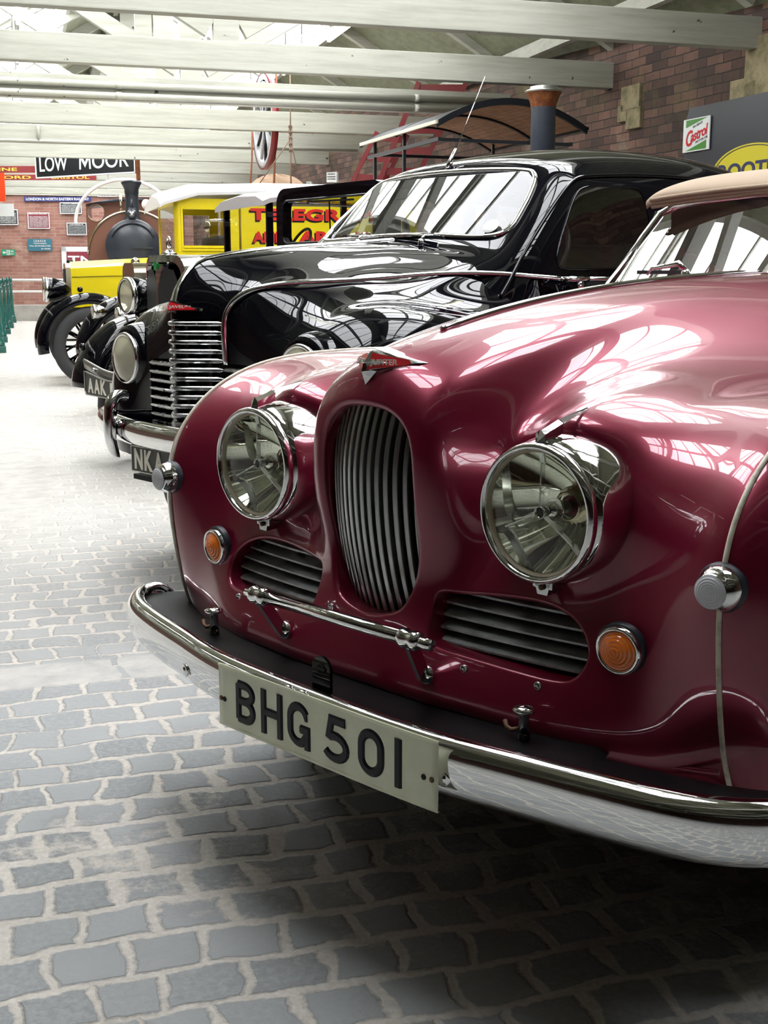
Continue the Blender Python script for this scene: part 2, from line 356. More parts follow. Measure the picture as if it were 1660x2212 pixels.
M['skylight'] = mat('daylight_glazing', (.8, .8, .8), .4, emit=(.94, .96, 1.0), estr=10.5)
M['tube'] = mat('fluorescent_tube', (.9, .9, .8), .4, emit=(1, .98, .72), estr=14)
M['concrete'] = mat('pale_concrete', (.42, .40, .36), .8, noise=(5, (.30, .29, .27), .4, .7), bump=(20, .3, .01))
def floor_mat():
    m, nt, b, N, L = nodes('stone_setts'); tc = N('TexCoord'); V = tc.outputs['Object']
    def noise(s, d=5.0, r=.6, off=0):
        n = N('TexNoise', Scale=s, Detail=d, Roughness=r); a = N('VectorMath', operation='ADD'); L(V, a.inputs[0]); a.inputs[1].default_value = (off, off*.7, 0); L(a.outputs[0], n.inputs['Vector']); return n
    def rng(src, lo, hi, a=0., c=1.):
        r = N('MapRange'); r.inputs['From Min'].default_value = lo; r.inputs['From Max'].default_value = hi; r.inputs['To Min'].default_value = a; r.inputs['To Max'].default_value = c; L(src, r.inputs[0]); return r.outputs[0]
    def math_(op, a, c):
        n = N('Math', operation=op)
        for i, v in enumerate((a, c)):
            if isinstance(v, (int, float)): n.inputs[i].default_value = v
            else: L(v, n.inputs[i])
        return n.outputs[0]
    def mix(f, a, c):
        n = N('Mix', data_type='RGBA'); L(f, n.inputs[0]) if not isinstance(f, float) else None
        for i, v in ((6, a), (7, c)):
            if isinstance(v, tuple): n.inputs[i].default_value = (*v, 1)
            else: L(v, n.inputs[i])
        return n.outputs[2]
    nd = noise(3.2, 2.0); nd2 = noise(14, 3.0, .5, 5)
    v1 = N('VectorMath', operation='MULTIPLY_ADD'); L(nd.outputs['Color'], v1.inputs[0]); v1.inputs[1].default_value = (.11, .07, 0); L(V, v1.inputs[2])
    v2 = N('VectorMath', operation='MULTIPLY_ADD'); L(nd2.outputs['Color'], v2.inputs[0]); v2.inputs[1].default_value = (.034, .030, 0); L(v1.outputs[0], v2.inputs[2])
    br = N('TexBrick', Scale=1.0, offset=.45); br.inputs['Brick Width'].default_value = .128; br.inputs['Row Height'].default_value = .12; br.inputs['Mortar Size'].default_value = .020; br.inputs['Mortar Smooth'].default_value = 1.0
    br.inputs['Color1'].default_value = (0, 0, 0, 1); br.inputs['Color2'].default_value = (1, 1, 1, 1); br.inputs['Mortar'].default_value = (.5, .5, .5, 1); L(v2.outputs[0], br.inputs['Vector'])
    fine = noise(70, 6.0, .7, 2); med = noise(9, 6.0, .65, 9); big = noise(1.1, 4.0, .6, 4)
    # sett mask with ragged edges; dust fills joints and creeps over the stones
    f = math_('ADD', br.outputs['Fac'], math_('MULTIPLY', math_('SUBTRACT', fine.outputs[0], .5), .55))
    f = math_('ADD', f, math_('MULTIPLY', math_('SUBTRACT', med.outputs[0], .5), 1.7))
    f = math_('ADD', f, math_('MULTIPLY', math_('SUBTRACT', big.outputs[0], .5), 2.6))
    joint = rng(f, .30, .60)
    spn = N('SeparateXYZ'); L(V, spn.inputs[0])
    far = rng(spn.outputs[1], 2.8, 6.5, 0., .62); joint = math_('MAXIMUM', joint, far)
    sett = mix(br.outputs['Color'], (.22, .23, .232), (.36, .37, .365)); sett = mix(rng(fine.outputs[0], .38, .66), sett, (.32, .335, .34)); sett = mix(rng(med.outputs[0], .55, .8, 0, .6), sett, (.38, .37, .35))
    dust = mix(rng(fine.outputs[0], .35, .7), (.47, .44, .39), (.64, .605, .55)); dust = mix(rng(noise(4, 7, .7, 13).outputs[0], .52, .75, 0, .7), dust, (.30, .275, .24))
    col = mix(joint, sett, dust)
    # kerb course across the aisle and worn concrete channel along it
    def band(src, lo, hi, wob, e=.012):
        s = math_('ADD', src, math_('MULTIPLY', math_('SUBTRACT', nd2.outputs[0], .5), wob)); return math_('MULTIPLY', rng(s, lo-e, lo+e), rng(s, hi-e, hi+e, 1., 0.))
    kb = band(spn.outputs[1], 3.42, 3.63, .05); kbr = N('TexBrick', Scale=1.0); kbr.inputs['Brick Width'].default_value = .62; kbr.inputs['Row Height'].default_value = 5.0; kbr.inputs['Mortar Size'].default_value = .012; L(v2.outputs[0], kbr.inputs['Vector'])
    kcol = mix(rng(med.outputs[0], .35, .7), (.38, .375, .36), (.54, .525, .48)); kb = math_('MULTIPLY', kb, math_('SUBTRACT', 1., kbr.outputs['Fac'])); col = mix(kb, col, kcol)
    ch = band(spn.outputs[0], -.42, .14, .12, .03); ccol = mix(rng(med.outputs[0], .35, .7), (.36, .345, .315), (.50, .48, .44)); chn = math_('MULTIPLY', ch, rng(spn.outputs[1], 4.5, 6.5)); col = mix(chn, col, ccol)
    L(col, b.inputs['Base Color']); b.inputs['Roughness'].default_value = .72
    flat = math_('MAXIMUM', kb, chn)
    h = math_('SUBTRACT', 1., rng(f, .2, .75)); h = math_('MAXIMUM', h, flat); h = math_('ADD', math_('MULTIPLY', h, 1.), math_('MULTIPLY', med.outputs[0], .5)); h = math_('ADD', h, math_('MULTIPLY', fine.outputs[0], .22))
    bp = N('Bump', Strength=.6, Distance=.010); L(h, bp.inputs['Height']); L(bp.outputs[0], b.inputs['Normal'])
    return m
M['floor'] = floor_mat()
def struct(o, label=None): o['kind'] = 'structure'; return o
# floor (its own axes: x across the hall, y along it)
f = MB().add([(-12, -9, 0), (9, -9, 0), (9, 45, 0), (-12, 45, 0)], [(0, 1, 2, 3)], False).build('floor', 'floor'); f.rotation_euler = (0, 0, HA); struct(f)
# right wall: slightly out of square with the hall
WA = math.radians(20.5); WD = Vector((-math.sin(WA), math.cos(WA), 0)); WN = Vector((-math.cos(WA), -math.sin(WA), 0)); WP = Vector((2.89, 11.4, 0))
def wall(name, O, X, length, z0, z1, m, thick=.3):
    """brick face seen from the -Y side of its own axes"""
    o = MB().box((length/2, thick/2, (z0+z1)/2), (length, thick, z1-z0)).build(name, m); o.location = O; o.rotation_euler = (0, 0, math.atan2(X.y, X.x)); return struct(o)
O = WP+WD*28; wr = wall('wall_right', O, -WD, 50, 0, 3.9, 'brick_dark')
def wall_pt(px, py, off=0.0):
    """point of the right wall seen at a pixel"""
    p = at(px, py, 1.0); d = p-Vector((0, 0, HC)); c = Vector((0, 0, HC)); t = (WP+WN*off-c).dot(WN)/d.dot(WN); return c+d*t
q = MB()
for px, py, w, h in ((1366, 212, .34, .24), (1372, 255, .26, .2), (1350, 245, .2, .16), (1648, 150, .42, .55), (1610, 196, .36, .2)):
    q.bbox(wall_pt(px, py, .012), (w, .05, h), .006, Matrix.Rotation(math.atan2(WD.y, WD.x), 3, 'Z'))
M['stone'] = mat('mossy_cream_stone', (.30, .25, .15), .9, noise=(9, (.15, .13, .07), .4, .65), bump=(30, .5, .01))
def keep(o, parent):
    """parent o without moving it"""
    o.parent = parent; o.matrix_parent_inverse = (Matrix.Translation(parent.location)@parent.rotation_euler.to_matrix().to_4x4()).inverted(); return o
keep(q.build('stone_quoins', 'stone'), wr)
RB = 32.5
wb = wall('wall_back', hw(-12, RB, 0), CC, 21, 0, 7, M['brick_red'])
cw = MB()
for k in range(11): cw.box((10.5, -.03, 3.25+k*.35), (21, .05, .345))
o = cw.build('upper_boarding', 'cream_wall', wb)
pl = MB().bbox((10.5, -.35, .19), (21, .7, .38), .02).build('trim_1', 'concrete'); pl.location = wb.location; pl.rotation_euler = wb.rotation_euler; struct(pl)
wl = MB().box((-10.3, 16, 2.6), (.3, 50, 5.2)).build('wall_left', 'brick_dark'); wl.rotation_euler = (0, 0, HA); struct(wl)
wf = MB().box((-2, -8.1, 3), (21, .3, 6)).build('wall_front', 'brick_dark'); wf.rotation_euler = (0, 0, HA); struct(wf)
# roof: two gables side by side; boards, ridge strips and skylights between
EZ = 3.38; SL = .61; R0, R1 = -8.0, RB+.2
rb = MB()
def slope(c0, z0, c1, z1, mb, t=.06, r0=R0, r1=R1):
    vs = [(c, r, z+dz) for dz in (0, t) for c, z in ((c0, z0), (c1, z1)) for r in (r0, r1)]
    mb.add(vs, [(0, 1, 3, 2), (4, 6, 7, 5), (0, 4, 5, 1), (2, 3, 7, 6), (0, 2, 6, 4), (1, 5, 7, 3)], False)
zr = lambda c: EZ+(6.05-c)*SL if c >= 2 else EZ+(c+2.05)*SL
zl = lambda c: EZ+(-2.05-c)*SL if c >= -6.1 else EZ+(c+10.15)*SL
for (a, b_), z, q0, q1 in (((6.9, 4.35), zr, R0, R1), *[((a, b), z, R0, R1) for (a, b), z in (((2.65, 2.0), zr), ((-2.05, -.55), zr), ((1.05, 2.0), zr), ((-2.05, -3.45), zl), ((-4.75, -6.1), zl), ((-10.3, -6.1), zl))],
        *[((a, b), zr, R0, 1.4) for a, b in ((4.35, 2.65), (-.55, 1.05))], *[((a, b), zl, R0, 5.0) for a, b in ((-3.45, -4.75),)]):
    slope(a, z(a), b_, z(b_), rb, .06, q0, q1)
cl = rb.build('ceiling', 'roof'); cl.rotation_euler = (0, 0, HA); struct(cl)
RBEAMS = [-4.7, -2.35, 0, 2.35, 4.7, 7.05, 9.40, 11.76, 14.10, 16.45, 18.85, 21.1, 23.5, 25.9, 28.2, 30.6]
for i, ((a, b_), z) in enumerate((((4.35, 2.65), zr), ((-.55, 1.05), zr), ((-3.45, -4.75), zl))):
    w = MB()
    slope(a, z(a), b_, z(b_), w, .01, (1.4 if i < 2 else 5.0), R1); w = w.build('window_%d' % (i+1), 'skylight'); w.rotation_euler = (0, 0, HA); struct(w)
    g = MB(); r = (1.4 if i < 2 else 5.0); RS0 = r
    while r < R1:
        g.bar((a, r, z(a)-.03), (b_, r, z(b_)-.03), .035, .06); r += .62
    for c in (a, b_, (a+b_)/2): g.bar((c, RS0, z(c)-.03), (c, R1, z(c)-.03), .06, .09)
    g.build('glazing_bars', 'beam', w)
# trusses: tie beam, rafters, king post, struts
for i, r in enumerate(RBEAMS):
    t = MB(); wdt = .13
    t.bbox((-2.0, r, 3.125), (16.7, wdt, .25), .008)
    for cr_, z, s in ((2.0, zr, 4.05), (-6.1, zl, 4.05)):
        zt = z(cr_)
        t.box((cr_, r, (3.25+zt)/2), (.24, wdt*.8, zt-3.25))
        for sg in (-1, 1):
            t.bar((cr_+sg*s, r, 3.42), (cr_, r, zt-.1), wdt*.8, .2)
            t.bar((cr_+sg*.15, r, 3.36), (cr_+sg*s*.5, r, zt-.1-SL*s*.5-.05), wdt*.7, .16)
    o = t.build('trim_%d' % (i+2), 'beam'); o.rotation_euler = (0, 0, HA); struct(o)
pu = MB()
for c, z in ((5.6, zr), (4.3, zr), (3.45, zr), (.2, zr), (-.65, zr), (2.0, zr), (-3.2, zl), (-6.1, zl)): pu.bar((c, R0, z(c)-.1), (c, R1, z(c)-.1), .08, .14)
o = pu.build('trim_18', 'beam'); o.rotation_euler = (0, 0, HA); struct(o)
# two conduits along the third visible tie beam
for k, (z, lab) in enumerate(((3.15, 'upper of the two long cream conduit pipes on the roof beam'), (3.04, 'lower of the two long cream conduit pipes on the roof beam'))):
    p = MB().tube([(-9, 0, 0), (5.7, 0, 0)], .035, 12)
    o = p.build('conduit_pipe', 'beam'); o.location = hw(0, RBEAMS[8]-.11, z); o.rotation_euler = (0, 0, HA); tag(o, lab, 'pipe')
    for c in (-6, -2.55, 1.2, 4.6): MB().tube([(c-.03, 0, 0), (c+.03, 0, 0)], .042, 12).build('pipe_clip', 'beam', o)
o = MB().tube([hw(-9, RBEAMS[10]-.09, 3.02), hw(5.2, RBEAMS[10]-.09, 3.02)], .022, 10).tube([hw(.45, RBEAMS[10]-.09, 3.02), hw(.45, RBEAMS[10]-.09, 3.3)], .022, 10).build('conduit_pipe', 'beam')
tag(o, 'thin cream pipe along the bottom of a farther beam, above the station name board', 'pipe')
# fluorescent battens
def batten():
    t = thing('ceiling_light', 'bare fluorescent tube on a cream batten hung below the skylights', 'light', group='fluorescent tubes under the roof')
    MB().bbox((0, 0, .05), (.09, 1.25, .05), .008).build('batten', 'white', t)
    MB().tube([(0, -.58, 0), (0, .58, 0)], .019, 12).build('fluorescent_tube', 'tube', t)
    for s in (-1, 1): MB().box((0, s*.6, .012), (.04, .03, .05)).build('end_cap', 'white', t); MB().tube([(0, s*.45, .07), (0, s*.45, 1.0)], .006, 6).build('hanger', 'steel', t)
    return t
b0 = batten(); first = True
for i, r in enumerate(RBEAMS[4:15]):
    for c in (3.4, .18):
        o = b0 if first else copy_tree(b0); first = False
        o.location = hw(c, r+1.05, 3.62); o.rotation_euler = (0, 0, HA)
# daylight through the roof: what little the world adds
w = bpy.data.worlds.new('sky'); SC.world = w; w.use_nodes = True; w.node_tree.nodes['Background'].inputs[0].default_value = (.75, .85, 1, 1); w.node_tree.nodes['Background'].inputs[1].default_value = 1.0
SC.view_settings.view_transform = 'Standard'; SC.view_settings.look = 'None'; SC.view_settings.gamma = 1; SC.view_settings.exposure = 0.25; SC.view_settings.use_curve_mapping = False
# ================================================================= MAROON ROADSTER
JF = Frame(44.8, -.0642, 2.0664)
jup = thing('roadster', 'nearest car, a maroon roadster with oval bar grille, chrome headlamps and tan hood', 'car', JF.loc, JF.rz)
# control net: rows outward from the centre line (x), columns from under the front lip over the nose and back to the scuttle (y, z)
def lerp(u, tab):
    for (a, p), (b, q) in zip(tab, tab[1:]):
        if u <= b: return p+(q-p)*(u-a)/(b-a)
    return tab[-1][1]
lipz = lambda u: lerp(u, [(0, .436), (.3, .434), (.44, .424), (.52, .415), (.67, .41)])
lipy = lambda u: lerp(u, [(0, .008), (.12, .009), (.2, .012), (.35, .030), (.44, .050), (.52, .075), (.60, .105), (.67, .135)])
mid = lambda u: lerp(u, [(0, .022), (.2, .026), (.26, .034), (.35, .047), (.44, .064), (.52, .086), (.60, .104)])
def row(u, pts): return [(u, y, z) for y, z in pts]
def low(u): return [(lipy(u)+.07, lipz(u)-.004), (lipy(u)+.004, lipz(u)-.002)]
rows = [
 row(0.00, low(0.00)+[(mid(0.00), .50), (.058, .62), (.042, .73), (.034, .83), (.034, .90), (.044, .955), (.080, 1.003), (.18, 1.035), (.42, 1.082), (.75, 1.12), (1.1, 1.141), (1.5, 1.155)]),
 row(0.06, low(0.06)+[(mid(0.06), .50), (.059, .62), (.044, .73), (.036, .83), (.037, .895), (.047, .945), (.083, .993), (.18, 1.027), (.42, 1.077), (.75, 1.116), (1.1, 1.138), (1.5, 1.153)]),
 row(.115, low(.115)+[(mid(.115), .50), (.064, .62), (.049, .73), (.041, .82), (.044, .88), (.055, .925), (.092, .968), (.18, 1.008), (.42, 1.064), (.75, 1.106), (1.1, 1.13), (1.5, 1.15)]),
 row(.155, low(.155)+[(mid(.155), .50), (.080, .62), (.066, .73), (.062, .81), (.068, .86), (.083, .902), (.122, .945), (.200, .980), (.42, 1.044), (.75, 1.092), (1.1, 1.12), (1.5, 1.145)]),
 row(.195, low(.195)+[(mid(.195), .50), (.086, .61), (.118, .70), (.150, .765), (.170, .81), (.182, .850), (.205, .885), (.27, .930), (.44, 1.0), (.75, 1.068), (1.1, 1.108), (1.5, 1.14)]),
 row(.26, low(.26)+[(mid(.26), .50), (.093, .60), (.146, .69), (.182, .76), (.194, .815), (.197, .864), (.208, .900), (.29, .932), (.45, .972), (.75, 1.025), (1.1, 1.085), (1.5, 1.13)]),
 row(.35, low(.35)+[(mid(.35), .50), (.097, .60), (.150, .69), (.166, .76), (.169, .825), (.168, .884), (.172, .922), (.262, .950), (.42, .968), (.75, .985), (1.1, 1.04), (1.5, 1.105)]),
 row(.44, low(.44)+[(mid(.44), .50), (.103, .60), (.145, .69), (.163, .76), (.173, .818), (.189, .868), (.218, .905), (.31, .935), (.47, .952), (.75, .965), (1.1, .995), (1.5, 1.06)]),
 row(.52, low(.52)+[(mid(.52), .50), (.108, .60), (.134, .69), (.152, .76), (.170, .82), (.203, .868), (.262, .908), (.37, .943), (.52, .961), (.8, .967), (1.1, .972), (1.5, 1.0)]),
 row(.60, low(.60)+[(mid(.60), .50), (.104, .61), (.113, .70), (.132, .775), (.161, .83), (.205, .878), (.278, .920), (.39, .953), (.56, .969), (.82, .970), (1.1, .962), (1.5, .95)]),
]
bead = [(.165, .375), (.135, .45), (.112, .535), (.098, .635), (.098, .72), (.117, .79), (.150, .84), (.200, .884), (.278, .925), (.40, .955), (.58, .966), (.83, .963), (1.1, .952), (1.5, .935)]
rows.append(row(.67, bead))
for u, k in ((.72, .05), (.758, .13), (.778, .24), (.786, .37), (.786, .50)):
    rows.append([(u, y+(.68-y)*k*(1 if y < 1.1 else .3), z+(.46-z)*k) for y, z in bead])
net = mirror_rows(rows); JS = Surf(net); NR = len(rows)-1; JC = NR  # JC: centre row
u_of = [r[0][0] for r in rows]
def arow(u):
    """row parameter for a lateral position"""
    s = 1 if u >= 0 else -1; u = abs(u); i = max(0, min(len(u_of)-2, max([k for k in range(len(u_of)) if u_of[k] <= u] or [0]))); i = min(i, 10)
    return JC+s*(i+(u-u_of[i])/(u_of[i+1]-u_of[i]))
def front(u, z, S=None, C0=None):
    """surface y on the front face at (u, z)"""
    ts = np.linspace(1, 8, 200); P = JS.pts(np.full(200, arow(u)), ts); k = int(np.argmin(np.abs(P[:, 2]-z))); return P[k, 1], ts[k]
go = [(0, .938), (.058, .931), (.098, .905), (.119, .858), (.125, .78), (.124, .71), (.117, .645), (.100, .592), (.072, .562)]
grille_o = smooth_poly(go+[(0, .547)]+[(-x, z) for x, z in go[:0:-1]], 6)
vr = [(.147, .616), (.20, .624), (.326, .632), (.390, .625), (.430, .606), (.453, .577), (.455, .550), (.440, .525), (.410, .516), (.326, .518), (.231, .523), (.165, .527), (.145, .538), (.139, .575)]
ventR = smooth_poly(vr, 6); ventL = smooth_poly([(-x, z) for x, z in vr][::-1], 6)
def sdf2(poly, ymax=.30):
    def f(P):
        d = np.full(len(P), .5); k = P[:, 1] < ymax; d[k] = poly_sdf(P[k][:, [0, 2]], poly); return d
    return f
ta = np.concatenate([np.linspace(i, i+1, 14, endpoint=False) if 3 < i < 2*NR-3 else np.linspace(i, i+1, 8, endpoint=False) for i in range(2*NR)]+[[2*NR]])
tb = np.concatenate([np.linspace(i, i+1, 22 if i < 8 else 12, endpoint=False) for i in range(13)]+[[13]])
V, out, ins, TA, TB, zs = cut_surface(JS, ta, tb, [sdf2(grille_o), sdf2(ventR), sdf2(ventL)])
V = list(V); okz = zs[0] | zs[1] | zs[2]
nrm_sign = 1 if JS.normal([JC], [11])[0][2] > 0 else -1
faces = [f if nrm_sign > 0 else f[::-1] for f in out]
newf = []
for Lp in loops_of(faces, okz):
    P = np.array([V[i] for i in Lp]); nn = JS.normal(TA[Lp], TB[Lp], nrm_sign); tg = np.roll(P, -1, 0)-np.roll(P, 1, 0); tg /= np.linalg.norm(tg, axis=1, keepdims=True)
    t = np.cross(tg, nn); cen = P.mean(0)
    if ((cen-P)*t).sum() < 0: t = -t
    for _ in range(3): t = (np.roll(t, 1, 0)+t+np.roll(t, -1, 0)); t /= np.linalg.norm(t, axis=1, keepdims=True)
    big = (P[:, 2].max()-P[:, 2].min()) > .3; r = .011 if big else .007; dep = .06 if big else .045; prev = list(Lp)
    steps = [(r*math.sin(a), -r*(1-math.cos(a))) for a in np.linspace(0, PI/2, 7)[1:]]+[(r, -r-dep*q) for q in (.15, .5, 1)]
    for s, d in steps:
        cur = []
        for i in range(len(Lp)): cur.append(len(V)); V.append(P[i]+t[i]*s+nn[i]*d*(1) if d > -r-1e-6 else P[i]+t[i]*s+nn[i]*(-r)+np.array((0, 1., 0))*(-d-r))
        for i in range(len(Lp)): j = (i+1) % len(Lp); newf.append((prev[j], prev[i], cur[i], cur[j]))
        prev = cur
Vc, fc = compact(np.array(V), faces+newf)
body = MB().add(Vc, fc).build('body', 'maroon', jup)
# inner darkness: radiator bulkhead, engine-bay liners, floor pan
d = MB(); d.box((0, .36, .62), (1.1, .02, .52)); d.build('radiator_bulkhead', 'dark', jup); d = MB(); d.box((0, 1.0, .30), (1.2, 1.7, .02)); d.build('floor_pan', 'dark', jup); d = MB(); d.box((0, .26, .47), (1.0, .18, .01)); d.build('undertray', 'dark', jup)
d = MB(); d.box((0, 1.62, .75), (1.35, .02, .75)); d.build('dashboard_bulkhead', 'dark', jup)
# rear body behind the scuttle, doors and tail, simple continuous shell
rr = []
for u, h in ((0, 0), (.3, 0), (.5, .0), (.62, .03), (.70, .10), (.77, .24), (.79, .42), (.78, .62)):
    rr.append([(u, 1.5+.0, (1.155 if u < .4 else 1.03 if u < .6 else .935)-h), (u, 1.75, .97-h), (u, 2.3, .93-h), (u, 2.9, .93-h), (u*.96, 3.4, .90-h), (u*.88, 3.8, .80-h*.9), (u*.78, 4.05, .62-h*.6), (u*.75, 4.1, .45-h*.2)])
RS = Surf(mirror_rows(rr)); G = RS.grid(np.linspace(0, RS.a-1, 70), np.linspace(0, RS.b-1, 60))
MB().grid(G, flip=nrm_sign < 0).build('rear_body', 'maroon', jup)
# piping on the wing seams
for s in (1, -1):
    pts = [JS.pts([JC+s*10], [t])[0]+JS.normal([JC+s*10], [t], nrm_sign)[0]*.001 for t in np.linspace(.2, 12.6, 150)]
    MB().tube(pts, .0042, 8).build('wing_piping', 'cream', jup, label='cream piping bead')
# bonnet centre strip and bonnet shut line
pts = [JS.pts([JC], [t])[0]+JS.normal([JC], [t], nrm_sign)[0]*.003 for t in np.linspace(9.3, 12.75, 60)]
m = MB(); m.tube(pts, [.0045]*3+[.007]*54+[.0045]*3, 8); m.build('bonnet_strip', 'chrome', jup)
# chrome badge on the nose: a folded lozenge
b = MB(); L0 = []; 
def badge_ring(w, hgt, off):
    P = []
    for x, z in ((-w, 0), (-w*.45, hgt*.42), (0, hgt), (w*.45, hgt*.42), (w, 0), (w*.5, -hgt*.35), (0, -hgt*.75), (-w*.5, -hgt*.35)): P.append((x, z))
    return P
def badge_pt(x, z, off):
    y = .060+abs(x)*.70+(z*.65 if z > 0 else z*.25); return Vector((x, y-off, 1.000+z))
outer = [badge_pt(x, z, -.02) for x, z in badge_ring(.086, .026, 0)]; rim = [badge_pt(x, z, .006) for x, z in badge_ring(.083, .023, 0)]; inner = [badge_pt(x, z, .013) for x, z in badge_ring(.075, .019, 0)]; ctr = [badge_pt(0, 0, .018)]
n = 8; b.add(outer+rim+inner+ctr, [(i, (i+1) % n, n+(i+1) % n, n+i) for i in range(n)]+[(n+i, n+(i+1) % n, 2*n+(i+1) % n, 2*n+i) for i in range(n)]+[(2*n+i, 2*n+(i+1) % n, 3*n) for i in range(n)], False)
bo = b.build('nose_badge', 'chrome_worn', jup)
for s in (-1, 1):
    e = MB(); q = [badge_pt(s*x, z, .0175) for x, z in ((.005, .0165), (.062, .0055), (.068, 0), (.062, -.0035), (.005, -.0115))]; e.add(q, [tuple(range(5)) if s < 0 else tuple(reversed(range(5)))], False); e.build('enamel_panel', 'red_enamel', bo)
    X = Vector((1, s*.62, 0)); tx = MB()
    text(tx, 'JUPITER', badge_pt(s*.010, -.0065, .0190) if s > 0 else badge_pt(-.058, -.0065, .0190), X, (0, .3, 1), .048, .013, .0008, .02); tx.build('lettering', 'silver', bo)
sp = MB(); a0 = badge_pt(0, -.012, .012)
sp.add([badge_pt(-.014, -.012, .004), badge_pt(0, .0, .020), badge_pt(.014, -.012, .004), Vector((0, .045, .962)), Vector((0, .036, .985))], [(0, 4, 1), (1, 4, 2), (0, 3, 4), (4, 3, 2)], False); sp.build('badge_spike', 'chrome', bo)
# grille bars: U-section uprights on a bowed front
def gy(x, z): return .033+3.1*x*x+(1.7 if z > .80 else .72)*(z-.80)**2
nb = 15
zt = lambda x: .932-2.6*x*x; zb = lambda x: .550+3.2*x*x
for i in range(nb):
    x = -.120+.240*i/(nb-1); zz = np.linspace(zb(x)-.005, zt(x)+.008, 26); k = MB(); nx = Vector((6.2*x, -1, 0)).normalized(); sx = Vector((-nx.y, nx.x, 0)); 
    A = []; 
    for z in zz:
        p = Vector((x, gy(x, z), z)); A.append([p-sx*.0046-nx*.022, p-sx*.0046-nx*.0012, p-sx*.0032, p+sx*.0032, p+sx*.0046-nx*.0012, p+sx*.0046-nx*.022])
    k.grid([[tuple(c) for c in r_] for r_ in A]); k.build('grille_bar', 'steel', jup, sharp=30)
hb = MB(); 
for z in (.60, .74, .88): hb.tube([(x, gy(x, z)+.022, z) for x in np.linspace(-.12, .12, 9)], .004, 6)
hb.build('grille_crossbar', 'dark', jup)
# lower vents: tilted slats
for s in (1, -1):
    for k in range(5):
        z = .612-.0205*k; x0, x1 = (.125, .462); m = MB(); pr = []
        for x in np.linspace(x0, x1, 14):
            y = .112-(.612-z)*.42+.030*((x-.1)/.35)**2
            pr.append([(s*x, y+.002, z-.004), (s*x, y-.002, z-.002), (s*x, y-.002, z+.0015), (s*x, y+.002, z+.003), (s*x, y+.034, z+.012)])
        m.grid(pr); m.build('vent_slat', 'vent_grey', jup, sharp=40)
    for x in (.17, .29, .41): m = MB(); m.box((s*x, .140, .565), (.006, .012, .13)); m.build('vent_stay', 'black_dull', jup)
